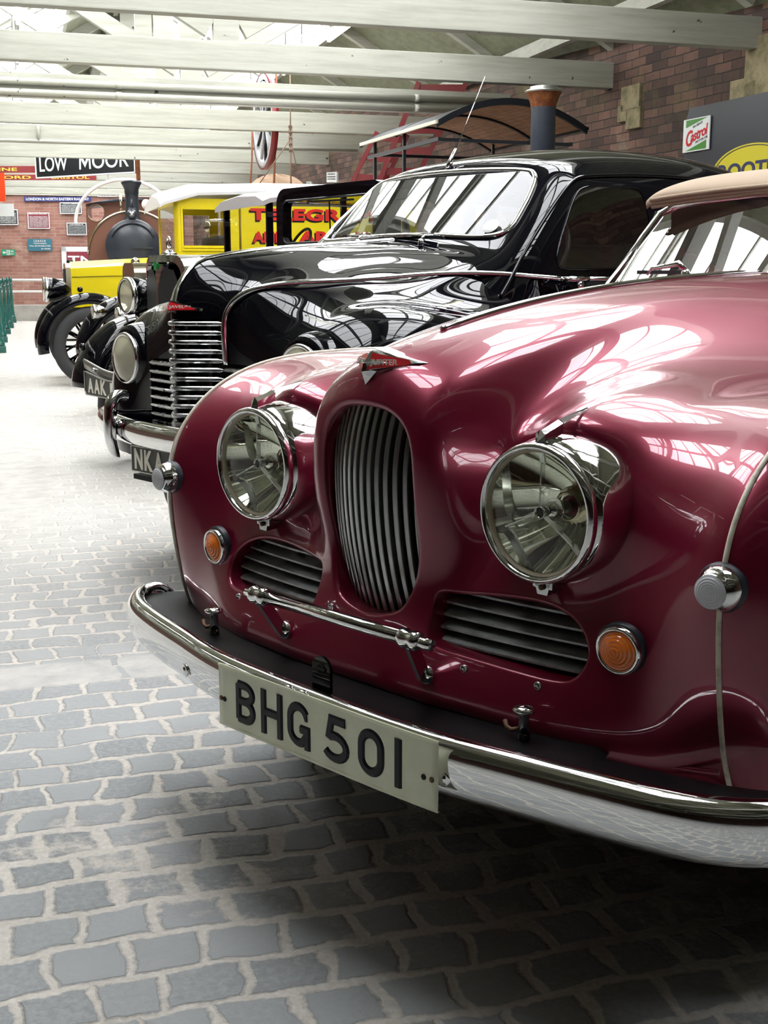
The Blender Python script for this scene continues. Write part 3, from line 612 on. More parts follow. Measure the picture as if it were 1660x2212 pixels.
# headlamps
for s in (1, -1):
    c = Vector((s*.353, .072, .780)); ax = (0, 1, 0)
    sh = MB(); sh.lathe([(.104, .016), (.110, .018), (.1145, .026), (.1185, .045), (.1205, .07), (.121, .10), (.120, .14)], c, ax, 64, False, False); hs = sh.build('headlamp_shell', 'chrome', jup)
    rg = MB(); rg.lathe([(.1005, .006), (.1015, -.001), (.1045, -.0045), (.109, -.0035), (.1125, .002), (.1135, .009), (.111, .016), (.105, .018)], c, ax, 64, False, False); rg.build('headlamp_rim', 'chrome', hs)
    rg = MB(); rg.lathe([(.0965, .012), (.098, .006), (.1008, .004)], c, ax, 64, False, False); rg.build('lens_gasket', mat('lens_gasket', (.42, .36, .26), .6) if s > 0 else bpy.data.materials['lens_gasket'], hs)
    # parabolic reflector, bulb, tripod
    rf = MB(); pr = [(.0985*q, .012+.085*(1-q*q)) for q in np.linspace(1, .16, 18)]+[(.0155, .110)]; rf.lathe(pr, c, ax, 64, False, True); rf.build('reflector', 'mirror', hs)
    bl = MB(); bl.ball((0, 0, 0), .019, 20); bl.v = [(c.x+p[0], c.y+.052+p[1], c.z+p[2]) for p in bl.v]; bl.build('bulb_shield', 'chrome', hs)
    bl = MB(); bl.lathe([(.011, .06), (.011, .10)], c, ax, 20, True, True); bl.lathe([(.02, .088), (.024, .084), (.024, .095)], c, ax, 24, False, False); bl.build('bulb_holder', 'brass', hs)
    tr = MB()
    tr.lathe([(.0085, .030), (.0105, .016), (.0105, .013), (.0085, .013), (.0085, .03)], c, ax, 24, False, False)
    for a in (90, 205, 325):
        a = math.radians(a); dx, dz = math.cos(a), math.sin(a); P0 = c+Vector((dx*.009, .018, dz*.009)); P1 = c+Vector((dx*.078, .020, dz*.078)); P2 = c+Vector((dx*.097, .016, dz*.097))
        tr.bar(P0, P1, .0028, .009, (0, 1, 0)); tr.bar(P1, P2, .010, .004, (0, 1, 0))
    tr.build('tripod_bars', 'chrome_worn', hs)
    cp = MB(); cp.lathe([(.0085, .0165), (.0, .0165)], c, ax, 20, False, False); cp.build('tripod_cap', 'dark', hs)
    gl = MB(); gl.lathe([(.0995*q, .010-.010*(1-q*q)) for q in np.linspace(1, 0, 14)], c, ax, 64, False, False); gl.build('lens', 'lens_glass', hs)
    # crest block and spear
    cr_ = MB(); w = .0095
    def block(y0, y1, z0, z1, w, mb, t0=0, t1=0):
        pf = lambda y, z: [(c.x-w, y, z-.018), (c.x-w, y, z-.002), (c.x, y, z+.003), (c.x+w, y, z-.002), (c.x+w, y, z-.018)]
        A = pf(y0, z0); B = pf(y1, z1); mb.add(A+B, [(0, 1, 2, 3, 4), (9, 8, 7, 6, 5)]+[(i, i+5, i+6, i+1) for i in range(4)]+[(4, 9, 5, 0)], False)
    block(.083, .128, .907, .921, .0095, cr_)
    cr_.add([(c.x, .074, .893), (c.x-.0095, .083, .893), (c.x-.0095, .083, .904), (c.x, .083, .913), (c.x+.0095, .083, .904), (c.x+.0095, .083, .893)], [(0, 2, 1), (0, 3, 2), (0, 4, 3), (0, 5, 4)], False)
    cr_.build('lamp_crest', 'chrome', hs)
    spr = MB(); q = [(c.x-.0085, .133, .918), (c.x, .133, .925), (c.x+.0085, .133, .918), (c.x-.001, .205, .936), (c.x, .205, .938), (c.x+.001, .205, .936)]
    spr.add(q, [(0, 1, 2), (0, 3, 4, 1), (1, 4, 5, 2)], False); spr.build('crest_spear', 'chrome', hs)
    tb_ = MB(); tb_.bbox((c.x, .118, .662), (.040, .04, .016), .003); tb_.add([(c.x-.018, .098, .672), (c.x+.018, .098, .672), (c.x+.01, .098, .644), (c.x-.01, .098, .644), (c.x-.018, .125, .672), (c.x+.018, .125, .672), (c.x+.01, .125, .644), (c.x-.01, .125, .644)], [(0, 1, 2, 3), (0, 4, 5, 1), (1, 5, 6, 2), (2, 6, 7, 3), (3, 7, 4, 0)], False); tb_.build('lamp_clamp', 'chrome_worn', hs)
    sc = MB(); sc.lathe([(.005, 0), (.005, -.004), (.003, -.006)], (c.x, .098, .657), (0, 1, 0), 12, True, True); sc.build('clamp_screw', 'rust', hs)
# indicators and side lamps
for s in (1, -1):
    y0, _ = front(s*.505, .587); c = Vector((s*.505, y0, .587)); ax = Vector((s*.10, -1, -.05)).normalized()
    i0 = MB(); i0.lathe([(.042, -.004), (.0425, .006), (.040, .010), (.036, .010)], c, ax, 40, False, False); io = i0.build('indicator_gasket', 'seal', jup)
    i1 = MB(); i1.lathe([(.0385, .008), (.0385, .014), (.036, .0185), (.033, .0185), (.0305, .014), (.0305, .010)], c, ax, 40, False, False); i1.build('indicator_bezel', 'chrome', io)
    i2 = MB(); pr = []
    for k in range(36):
        q = 1-k/35; pr.append((.0308*q, .015+.012*(1-q*q)+.0009*math.sin(q*34)))
    i2.lathe(pr, c, ax, 40, False, False); i2.build('amber_lens', 'amber', io)
    y0, _ = front(s*.665, .714); c = Vector((s*.668, y0+.004, .714)); ax = Vector((s*.06, -1, 0)).normalized()
    i0 = MB(); i0.lathe([(.036, -.02), (.037, .003), (.034, .008)], c, ax, 40, False, False); io = i0.build('side_lamp_gasket', 'seal', jup)
    i1 = MB(); i1.lathe([(.034, .003), (.0335, .012), (.031, .021), (.0278, .028), (.0262, .030), (.0255, .034), (.024, .035)], c, ax, 40, False, False); i1.build('side_lamp_shell', 'chrome', io)
    i2 = MB(); pr = []
    for k in range(30):
        q = 1-k/29; pr.append((.0243*q, .036+.006*(1-q**4)+.0005*math.sin(q*40)))
    i2.lathe(pr, c, ax, 40, False, False); i2.build('side_lamp_lens', 'white_lens', io)
# badge bar on two brackets
m = MB(); m.tube([(-.2, -.04, .564), (.19, -.04, .564)], .0115, 24); m.tube([(-.232, -.04, .564), (-.2, -.04, .564)], .0100, 20); m.tube([(.2, -.04, .564), (.24, -.04, .564)], .0100, 20)
bb = m.build('badge_bar', 'chrome', jup)
for x in (-.196, .192):
    m = MB(); m.lathe([(.0115, -.024), (.0165, -.018), (.0175, -.010), (.0155, -.006), (.0155, .006), (.0175, .010), (.0165, .018), (.0115, .024)], (x, -.04, .564), (1, 0, 0), 28); m.build('bar_clamp', 'chrome', bb)
    xs = x*1.0+(-.003 if x < 0 else -.004); yb = front(xs*.95, .487)[0]; m = MB(); m.bar((x, -.038, .556), (xs*.95, yb-.012, .486), .010, .022, (0, 1, 0)); m.lathe([(.0175, 0), (.0175, .006), (.012, .010)], (xs*.95, yb-.004, .488), (0, -1, .1), 20); m.build('bar_bracket', 'chrome', bb)
    m = MB(); m.bar((xs*.95, yb-.012, .488), (xs*.95, yb+.004, .490), .012, .03, (0, 0, 1)); m.build('bracket_foot', 'chrome', bb)
mm = MB(); mm.lathe([(.0085, .0), (.0085, .003), (.0, .003)], (.238, -.04, .564), (1, 0, 0), 16); mm.build('bar_end_cap', 'chrome_worn', bb)
# small screws on the nose panel
for x, z in ((.243, .508), (.382, .508), (-.088, .547), (-.243, .508), (-.382, .508)):
    y0, _ = front(x, z); m = MB(); m.lathe([(.0075, -.002), (.0075, .0015), (.005, .003), (.0048, .0015), (.0, .0018)], (x, y0, z), (0, -1, 0), 16); m.build('panel_screw', 'chrome_worn', jup)
# front bumper: a rolled blade following its own bow
BP = np.array([(0, -.124), (.16, -.122), (.30, -.110), (.42, -.086), (.52, -.066), (.64, -.038), (.715, -.010), (.765, .024), (.797, .062), (.806, .108), (.797, .15)])
def bez(pts, n):
    S1 = Surf([[(x, y, 0) for x, y in pts], [(x, y, 1) for x, y in pts]], fit=4); return S1.grid([0], np.linspace(0, len(pts)-1, n))[0][:, :2]
half = bez(BP, 90); full = np.concatenate([(half*[-1, 1])[:0:-1], half])+[.02, 0]; full[:, 1] -= .028*full[:, 0]
def bump_section(k):   # (outward, z) section of the blade, rolled edges
    return [(-.024, .446), (-.015, .4525), (-.003, .451), (.008, .440), (.0135, .424), (.0145, .405), (.013, .385), (.008, .362), (-.003, .343), (-.018, .335), (-.032, .3375)]
sec = bump_section(0); sec = [(a, .358+(z-.335)*.834) for a, z in sec]; S2 = Surf([[(a, z, 0) for a, z in sec], [(a, z, 1) for a, z in sec]], fit=3); sc2 = S2.grid([0], np.linspace(0, len(sec)-1, 44))[0][:, :2]
G = []; n = len(full)
for i, (x, y) in enumerate(full):
    a = full[max(i-1, 0)]; b_ = full[min(i+1, n-1)]; t = (b_-a)/np.linalg.norm(b_-a); o = np.array((t[1], -t[0])); e = min(i, n-1-i)/14.; f_ = 1 if e > 1 else math.sqrt(max(1-(1-e)**2, .02))
    G.append([(x+o[0]*q[0], y+o[1]*q[0], .407+(q[1]-.407)*f_) for q in sc2])
bm_ = MB().grid(G).build('bumper', 'chrome', jup); md = bm_.modifiers.new('s', 'SOLIDIFY'); md.thickness = .003; md.offset = 0
m = MB(); P = []
for i in range(24, n-24, 3): x, y = full[i]; P.append([(x, y+.03, .437), (x*.985, .10 if abs(x) < .5 else y+.09, .434), (x*.985, .16 if abs(x) < .5 else y+.14, .425)])
m.grid(P); m.build('bumper_backing', 'black_dull', jup)
for s in (1, -1):
    x = s*.346+.0; i = int(np.argmin(np.abs(full[:, 0]-x))); m = MB(); ax = Vector((full[i-1][1]-full[i+1][1], full[i+1][0]-full[i-1][0], 0)).normalized()*-1
    m.lathe([(.0135, 0), (.0135, .002), (.0095, .004), (.0075, .0035), (.006, .006), (0, .0068)], (x+ax.x*.0135, full[i][1]+ax.y*.0135, .398), ax, 20); m.build('bumper_bolt', 'chrome', jup)
    # mushroom-headed jacking stud
    m = MB(); X = s*.397; m.lathe([(.0, .0), (.011, -.0015), (.0185, -.006), (.0185, -.010), (.010, -.013), (.0085, -.016), (.0085, -.048)], (X, .003, .494), (0, 0, 1), 20, False, True); po = m.build('jacking_stud', 'chrome', jup)
    m = MB(); m.lathe([(.010, -.046), (.010, -.085)], (X, .003, .494), (0, 0, 1), 14); m.build('stud_sleeve', 'black', po)
    m = MB(); m.tube([(X-.01, .005, .452), (X-.022, .0, .448), (X-.034, .002, .45), (X-.040, .006, .458)], .004, 8); m.build('stud_pin', 'rust', po)
# number plate, folded sheet with raised characters

x0, x1, z0, z1 = -.183, .352, .348, .462
def py_(x): q = abs(x-.03); return -.151+.15*max(0, q-.13)**2
m = MB(); xs = np.linspace(x0, x1, 40); G = []
for x in xs: G.append([(x, py_(x)+.0045, z0), (x, py_(x)+.0005, z0-.0006), (x, py_(x), z0+.0035), (x, py_(x)+.0012, z0+.006), (x, py_(x)+.0012, z1-.006), (x, py_(x), z1-.0035), (x, py_(x)+.0005, z1+.0006), (x, py_(x)+.0045, z1)])
m.grid(G); npl = m.build('number_plate', 'plate', jup, sharp=25); md = npl.modifiers.new('s', 'SOLIDIFY'); md.thickness = .0012
def strokes(mb, ch, ox, oz, w, h, t, O, depth=.003):
    """heavy block characters built from mitred strokes"""
    def arc(cx, cz, rx, rz, a0, a1, n=14): return [(cx+rx*math.cos(math.radians(a0+(a1-a0)*i/n)), cz+rz*math.sin(math.radians(a0+(a1-a0)*i/n))) for i in range(n+1)]
    k = t/2; W, H = w-k, h-k; P = []
    if ch == 'B': P = [([(k, k), (k, H)], 0), ([(k, H)]+arc(W-.28*h+k*0, H-(H-h*.53)/2, .27*h, (H-h*.53)/2, 90, -90)+[(k, h*.53)], 0), ([(k, h*.53)]+arc(W-.27*h, (h*.53+k)/2, .27*h, (h*.53-k)/2, 90, -90)+[(k, k)], 0)]
    if ch == 'H': P = [([(k, 0), (k, h)], 0), ([(W, 0), (W, h)], 0), ([(k, h*.5), (W, h*.5)], 0)]
    if ch == 'G': P = [([(W, h*.72)]+arc((k+W)/2, H-(W-k)/2, (W-k)/2, (W-k)/2, 20, 180)+arc((k+W)/2, k+(W-k)/2, (W-k)/2, (W-k)/2, 180, 300)+[(W, k+.30*w)], 0), ([(W, 0), (W, h*.42), (w*.58, h*.42)], 0)]
    if ch == '5': P = [([(W, H), (w*.30, H), (w*.20, h*.55)]+arc(w*.44, (h*.60)/2+k*.2, w*.44, h*.60/2-k*.6, 115, -150), 0)]
    if ch == '0': P = [(arc((k+W)/2, H-(W-k)/2, (W-k)/2, (W-k)/2, 0, 180)+arc((k+W)/2, k+(W-k)/2, (W-k)/2, (W-k)/2, 180, 360), 1)]
    if ch == '1': P = [([(k, 0), (k, h)], 0)]
    for pts, closed in P:
        n = len(pts); Lf = []; Rt = []
        for i in range(n):
            a = pts[(i-1) % n] if closed or i else pts[i]; b = pts[(i+1) % n] if closed or i < n-1 else pts[i]; c = pts[i]
            d1 = Vector((c[0]-a[0], c[1]-a[1])); d2 = Vector((b[0]-c[0], b[1]-c[1])); d1 = d1.normalized() if d1.length > 1e-6 else d2.normalized(); d2 = d2.normalized() if d2.length > 1e-6 else d1
            n1 = Vector((-d1.y, d1.x)); n2 = Vector((-d2.y, d2.x)); mm_ = (n1+n2); mm_ = mm_.normalized() if mm_.length > .1 else n1; s = k/max(mm_.dot(n1), .5); Lf.append((c[0]+mm_.x*s, c[1]+mm_.y*s)); Rt.append((c[0]-mm_.x*s, c[1]-mm_.y*s))
        vs = []
        for f_, dp in ((1, 0), (.55, depth)):
            for A, B in zip(Lf, Rt):
                cx, cz = (A[0]+B[0])/2, (A[1]+B[1])/2; vs.append(O(ox+cx+(A[0]-cx)*f_, oz+cz+(A[1]-cz)*f_, dp)); vs.append(O(ox+cx+(B[0]-cx)*f_, oz+cz+(B[1]-cz)*f_, dp))
        fs = []; m_ = n if closed else n-1; o2 = 2*n
        for i in range(m_):
            j = (i+1) % n; fs += [(o2+2*i, o2+2*i+1, o2+2*j+1, o2+2*j), (2*i, o2+2*i, o2+2*j, 2*j), (2*i+1, 2*j+1, o2+2*j+1, o2+2*i+1)]
        if not closed: fs += [(0, 1, o2+1, o2), (2*n-2, o2+2*n-2, o2+2*n-1, 2*n-1)]
        mb.add(vs, fs, False)
PO = lambda x, z, d: Vector((x, py_(x)+.0012-d, z))
for ch, x in (('B', -.133), ('H', -.063), ('G', .008), ('5', .102), ('0', .182), ('1', .263)):
    m = MB(); strokes(m, ch, x, .365, .056 if ch in 'B' else .060, .080, .0165, PO); weld(m.build('plate_character', 'char', npl))
for x, mt in ((-.176, 'rust'), (-.166, 'dark'), (.324, 'dark'), (.340, 'rust')):
    m = MB(); m.lathe([(.0048, 0), (.0045, .0015), (.0, .002)], (x, py_(x)+.001, .398), (0, -1, 0), 14); m.build('plate_screw' if mt == 'rust' else 'screw_hole', mt, npl)
# starting-handle eye behind the plate and its two rivets
m = MB(); pf = [(-.023, 0), (.023, 0), (.023, .040)]+[(.023*math.cos(a), .040+.023*math.sin(a)) for a in np.linspace(0, PI, 14)][1:-1]+[(-.023, .040)]
hole = [(.0085*math.cos(a), .042+.0085*math.sin(a)) for a in np.linspace(0, 2*PI, 14, endpoint=False)]
m.prism([(x+.015, z+.440) for x, z in pf], -.078, -.072); eye = m.build('starting_handle_eye', 'black', jup)
m = MB(); m.lathe([(.0095, 0), (.0095, .0015), (.006, .001), (.0058, -.001), (0, -.001)], (.015, -.0785, .481), (0, -1, 0), 18); m.box((.015, -.0795, .481), (.025, .002, .005)); m.build('eye_hole', 'dark', eye)
m = MB(); [m.ball((x, -.132, .4565), .0065, 12, (1, 1, .5)) for x in (-.008, .028)]; m.build('bumper_rivet', 'chrome', jup)
m = MB(); m.tube([(.54, .103, .418), (.60, .112, .420), (.668, .125, .428)], .0045, 8); m.build('apron_lip', 'maroon', jup)
# lower apron: the front panel turns under, then drops to an inner valance
m = MB(); G = []
for x in np.linspace(-.67, .67, 40):
    G.append([(x, lipy(abs(x))+.05, lipz(abs(x))-.004), (x, max(.12, lipy(abs(x))+.06), lipz(abs(x))-.03), (x, .20, .33)])
m.grid(G); m.build('apron', 'maroon', jup)
# windscreen: chrome frame, glass, rubber, wiper
def scr(x, h): return Vector((x, 1.435+.26*x*x+h*1.02, 1.135-.10*x*x+h))
SH = .232; wsp = []
for x in np.linspace(-.53, .53, 22): wsp.append(scr(x, .0))
top = []
for x in np.linspace(.53, -.53, 22):
    hh = SH-.004*(x/.5)**2-(.02 if abs(x) > .52 else 0); top.append(scr(x*.93, hh))
loop = wsp+top; m = MB(); m.tube(loop, .0125, 10, closed=True); wf_ = m.build('windscreen_frame', 'chrome', jup)
m = MB(); m.grid([[tuple(wsp[i]), tuple((wsp[i]+top[21-i])/2), tuple(top[21-i])] for i in range(22)]); m.build('windscreen', 'screen_glass', jup)
m = MB(); m.tube([p+Vector((0, -.012, -.014)) for p in wsp], .012, 8); m.build('windscreen_rubber', 'seal', wf_)
m = MB(); m.bar(scr(.0, .0)+Vector((0, -.02, .004)), scr(.0, SH)+Vector((0, -.0, 0)), .006, .006); 
for x in (-.20, .22):
    m = MB(); pv = Vector((x, 1.385, 1.142)); m.lathe([(.012, -.01), (.012, .012), (.006, .02)], pv, (0, .2, 1), 16); m.tube([pv+Vector((0, 0, .018)), pv+Vector((-.02, .0, .034)), pv+Vector((-.11, .012, .022)), pv+Vector((-.125, .015, .006))], [.006, .009, .005, .004], 8); wp = m.build('wiper', 'chrome', jup)
    m = MB(); m.bar(pv+Vector((-.17, .035, .012)), pv+Vector((-.02, .035, .012)), .004, .01); m.build('wiper_blade', 'rubber', wp)
# tan hood
hr = []
for x, dz in ((0, 0.012), (.2, .010), (.38, .004), (.47, -.008), (.50, -.030)):
    hr.append([(x, 1.655, 1.352+dz*.6), (x, 1.66, 1.375+dz*.7), (x*1.01, 1.75, 1.405+dz), (x*1.06, 2.0, 1.44+dz), (x*1.09, 2.35, 1.455+dz*1.2), (x*1.09, 2.7, 1.42+dz*1.3), (x*1.05, 3.0, 1.25+dz), (x*1.02, 3.15, .95)])
HS = Surf(mirror_rows(hr)); G = HS.grid(np.linspace(0, HS.a-1, 60), np.linspace(0, HS.b-1, 60)); m = MB().grid(G, flip=True); ho = m.build('hood', 'tan', jup); md = ho.modifiers.new('s', 'SOLIDIFY'); md.thickness = .006
m = MB(); 
for k in range(3): m.tube([(x, 1.655-.004*k+.0*abs(x)+.26*x*x*0, 1.362+.009*k-.10*x*x) for x in np.linspace(-.485, .485, 20)], .0065, 8)
m.build('hood_hem', 'tan', ho)
for s in (1, -1):   # side screens and doors of the cabin
    m = MB(); m.grid([[(s*.50, 1.70, 1.33), (s*.56, 1.60, 1.10)], [(s*.55, 2.3, 1.37), (s*.62, 2.3, 1.05)], [(s*.55, 2.7, 1.33), (s*.66, 2.75, .98)]]); m.build('side_screen', 'screen_glass', jup)
m = MB(); [m.bbox((x, 2.35, .78), (.45, .12, .5), .04) for x in (-.28, .28)]; [m.bbox((x, 2.1, .58), (.45, .5, .14), .04) for x in (-.28, .28)]; m.build('seats', 'interior', jup)
m = MB(); m.tube([(.28+.19*math.cos(a), 1.86+.05*math.sin(a), 1.02+.18*math.sin(a)) for a in np.linspace(0, 2*PI, 36, endpoint=False)], .010, 8, closed=True); m.bar((.28, 1.86, 1.02), (.28, 1.62, .93), .03, .03); m.build('steering_wheel', 'interior', jup)
def wheel(name, parent, x, y, r=.33, w=.15, hub='chrome', spokes=0, rim='maroon', seg=40, side=1):
    m = MB(); m.lathe([(r*.68, -w*.42), (r*.80, -w*.5), (r*.95, -w*.46), (r, -w*.30), (r, w*.30), (r*.95, w*.46), (r*.80, w*.5), (r*.68, w*.42), (r*.68, -w*.42)], (x, y, r), (1, 0, 0), seg, False, False); t = m.build('wheel', 'rubber', parent)
    m = MB(); m.lathe([(r*.69, -w*.43), (r*.66, -w*.2), (r*.66, w*.2), (r*.69, w*.43)], (x, y, r), (1, 0, 0), seg, False, False)
    if spokes:
        m.tube([(x-w*.5, y, r), (x+w*.5, y, r)], r*.14, 16)
        for k in range(spokes): a = 2*PI*k/spokes; m.tube([(x+w*.15*(-1)**k, y+r*.13*math.cos(a), r+r*.13*math.sin(a)), (x+w*.1*(-1)**k, y+r*.67*math.cos(a), r+r*.67*math.sin(a))], r*.035, 6)
    else: m.lathe([(r*.66, 0), (r*.5, side*w*.1), (r*.3, side*w*.25), (0, side*w*.35)], (x, y, r), (1, 0, 0), seg, False, False)
    m.build('wheel_rim', rim, t); return t
for x in (-.66, .66): wheel('wheel', jup, x, .70, .32, .15, side=1 if x > 0 else -1); wheel('wheel', jup, x, 3.05, .32, .15, side=1 if x > 0 else -1)
# underside: axle and chassis rails, seen as darkness below the bumper
m = MB(); [m.box((x, 1.6, .30), (.08, 2.8, .10)) for x in (-.35, .35)]; m.tube([(-.6, .70, .31), (.6, .70, .31)], .03, 8); m.bbox((0, .75, .30), (.5, .5, .16), .03); m.build('chassis', 'dark', jup)
# ================================================================= BLACK SALOON WITH HORIZONTAL CHROME SLATS
jav = thing('saloon_car', 'black rounded saloon with horizontal chrome slat grille and red badge, behind the maroon car', 'car', (-.7281, 4.2025, 0), math.radians(43.03-90))
R_ = [
 (0.00, [(.12, .46), (.06, .55), (.035, .65), (.022, .75), (.012, .85), (.006, .93), (.004, 1.0), (.008, 1.048), (.030, 1.105), (.075, 1.16), (.17, 1.205), (.45, 1.24), (.78, 1.262), (1.10, 1.285)]),
 (0.05, [(.14, .46), (.09, .55), (.065, .65), (.050, .75), (.040, .85), (.034, .93), (.032, 1.0), (.038, 1.048), (.058, 1.100), (.098, 1.150), (.185, 1.195), (.455, 1.234), (.78, 1.257), (1.10, 1.28)]),
 (0.10, [(.16, .46), (.12, .55), (.100, .65), (.088, .75), (.080, .85), (.076, .93), (.075, .99), (.080, 1.040), (.096, 1.086), (.134, 1.130), (.215, 1.172), (.465, 1.218), (.78, 1.246), (1.09, 1.278)]),
 (0.15, [(.17, .46), (.135, .55), (.128, .65), (.122, .75), (.117, .85), (.114, .93), (.114, .985), (.118, 1.026), (.132, 1.066), (.166, 1.106), (.25, 1.148), (.48, 1.200), (.78, 1.232), (1.08, 1.272)]),
 (0.20, [(.17, .46), (.142, .55), (.138, .65), (.136, .75), (.134, .85), (.133, .93), (.135, .98), (.139, 1.018), (.149, 1.056), (.172, 1.088), (.26, 1.128), (.49, 1.182), (.78, 1.214), (1.07, 1.266)]),
 (0.26, [(.17, .46), (.145, .55), (.142, .65), (.140, .74), (.138, .83), (.138, .90), (.141, .955), (.148, 1.0), (.162, 1.045), (.190, 1.086), (.27, 1.118), (.50, 1.158), (.78, 1.192), (1.06, 1.258)]),
 (0.34, [(.17, .46), (.146, .55), (.143, .65), (.142, .74), (.142, .82), (.144, .89), (.154, .945), (.174, .99), (.205, 1.030), (.250, 1.068), (.33, 1.100), (.51, 1.134), (.78, 1.168), (1.05, 1.242)]),
 (0.45, [(.17, .46), (.142, .55), (.138, .65), (.138, .74), (.142, .82), (.152, .89), (.176, .945), (.210, .985), (.255, 1.022), (.330, 1.055), (.43, 1.082), (.56, 1.112), (.78, 1.144), (1.05, 1.212)]),
 (0.525,[(.15, .46), (.118, .55), (.114, .65), (.124, .74), (.140, .82), (.155, .89), (.185, .945), (.225, .985), (.275, 1.017), (.345, 1.042), (.44, 1.056), (.58, 1.082), (.80, 1.128), (1.05, 1.182)]),
 (0.60, [(.15, .46), (.124, .55), (.120, .65), (.128, .74), (.146, .82), (.168, .885), (.200, .938), (.243, .982), (.295, 1.015), (.365, 1.038), (.46, 1.050), (.60, 1.050), (.82, 1.062), (1.06, 1.100)]),
 (0.67, [(.17, .46), (.150, .55), (.145, .65), (.155, .74), (.175, .82), (.200, .88), (.235, .93), (.280, .97), (.33, 1.0), (.40, 1.02), (.49, 1.03), (.62, 1.025), (.83, 1.012), (1.05, 1.022)]),
]
ext = lambda u, z: [(1.3, z-.015 if u < .59 else 1.09 if u < .63 else 1.045), (1.5, 1.12 if u < .59 else 1.09 if u < .63 else 1.06), (2.2, 1.12 if u < .63 else 1.07), (3.0, 1.10 if u < .6 else 1.05), (3.7, .92 if u < .6 else .90), (4.15, .70), (4.3, .45)]
rows = [[(u, y, z) for y, z in p+ext(u, p[-1][1])] for u, p in R_]
rows = [[(x*(1 if y < 3.2 else 1-.22*(y-3.2)), y, z) for x, y, z in r] for r in rows]
last = rows[-1]
for u, k in ((.725, .06), (.762, .15), (.782, .27), (.788, .42), (.788, .60)):
    o_ = []
    for x, y, z in last:
        if y < 1.2: o_.append((u, y+(.70-y)*k, z+(.48-z)*k*1.05))
        else: o_.append((u*(1 if y < 3.2 else 1-.22*(y-3.2)), y+(0 if y < 3.5 else -.25*k), z-(z-.25)*k*1.1))
    rows.append(o_)
JV = Surf(mirror_rows(rows)); NRv = len(rows)-1; uv_ = [r[0] for r in R_]
nsv = 1 if JV.normal([NRv], [12])[0][2] > 0 else -1
def arv(u):
    s = 1 if u >= 0 else -1; u = abs(u); i = min(max(k for k in range(len(uv_)) if uv_[k] <= u), len(uv_)-2); return NRv+s*(i+(u-uv_[i])/(uv_[i+1]-uv_[i]))
def on_v(u, y, lo=0, hi=19):
    """point of the bonnet or wing at (u, y)"""
    ts = np.linspace(lo, hi, 600); P = JV.pts(np.full(600, arv(u)), ts); k = int(np.argmin(np.abs(P[:, 1]-y))); return P[k], JV.normal([arv(u)], [ts[k]], nsv)[0]
def rpoly(pts, n=5): return smooth_poly(pts, n)
go_ = [(-.146, .998), (.146, .998), (.147, .90), (.147, .848), (.35, .840), (.368, .82), (.368, .70), (.360, .58), (.33, .53), (-.33, .53), (-.360, .58), (-.368, .70), (-.368, .82), (-.35, .840), (-.147, .848), (-.147, .90)]
ta = np.concatenate([np.linspace(i, i+1, 9, endpoint=False) for i in range(2*NRv)]+[[2*NRv]]); tb = np.concatenate([np.linspace(i, i+1, 10, endpoint=False) for i in range(20)]+[[20]])
V, out, ins, TA, TB, zs = cut_surface(JV, ta, tb, [sdf2(np.array(go_), .22)])
faces = [f if nsv > 0 else f[::-1] for f in out]; Vc, fc = compact(V, faces)
MB().add(Vc, fc).build('body', 'black', jav)
d = MB(); d.box((0, .24, .74), (.80, .01, .52)); d.build('grille_backing', 'dark', jav)
for s in (-1, 1): MB().add([(s*.368, .14, .53), (s*.368, .14, .84), (s*.368, .24, .84), (s*.368, .24, .53)], [(0, 1, 2, 3)]).build('grille_cheek', 'black_dull', jav)
# chrome slats: prow-shaped
prow = lambda x: .93*(math.sqrt(x*x+.022**2)-.022)
def slat(z, xs, yf, nm='grille_slat'):
    m = MB(); A = []; w0, w1 = xs[0], xs[-1]
    for x in xs:
        y = yf(x)-.008; e = max(.25, min(1, (w1-x)/.012, (x-w0)/.012))
        A.append([(x, y+.050, z+.001), (x, y+.012, z+.008*e), (x, y+.002, z+.0072*e), (x, y-.002*e, z+.004*e), (x, y-.002*e, z-.004*e), (x, y+.002, z-.0078*e), (x, y+.03, z-.008)])
    m.grid(A); return m.build(nm, 'chrome_worn', jav, sharp=35)
for k in range(14): slat(.983-.0315*k, np.linspace(-.150, .150, 41), prow)
for s in (1, -1):
    for k in range(9): slat(.826-.0315*k, np.linspace(.125, .362, 16) if s > 0 else np.linspace(-.362, -.125, 16), lambda x: .118+.10*(abs(x)-.15)*(abs(x) > .15), 'side_blade')
for x in (-.07, .07): MB().box((x, .115, .77), (.022, .02, .46)).build('grille_post', 'black_dull', jav)
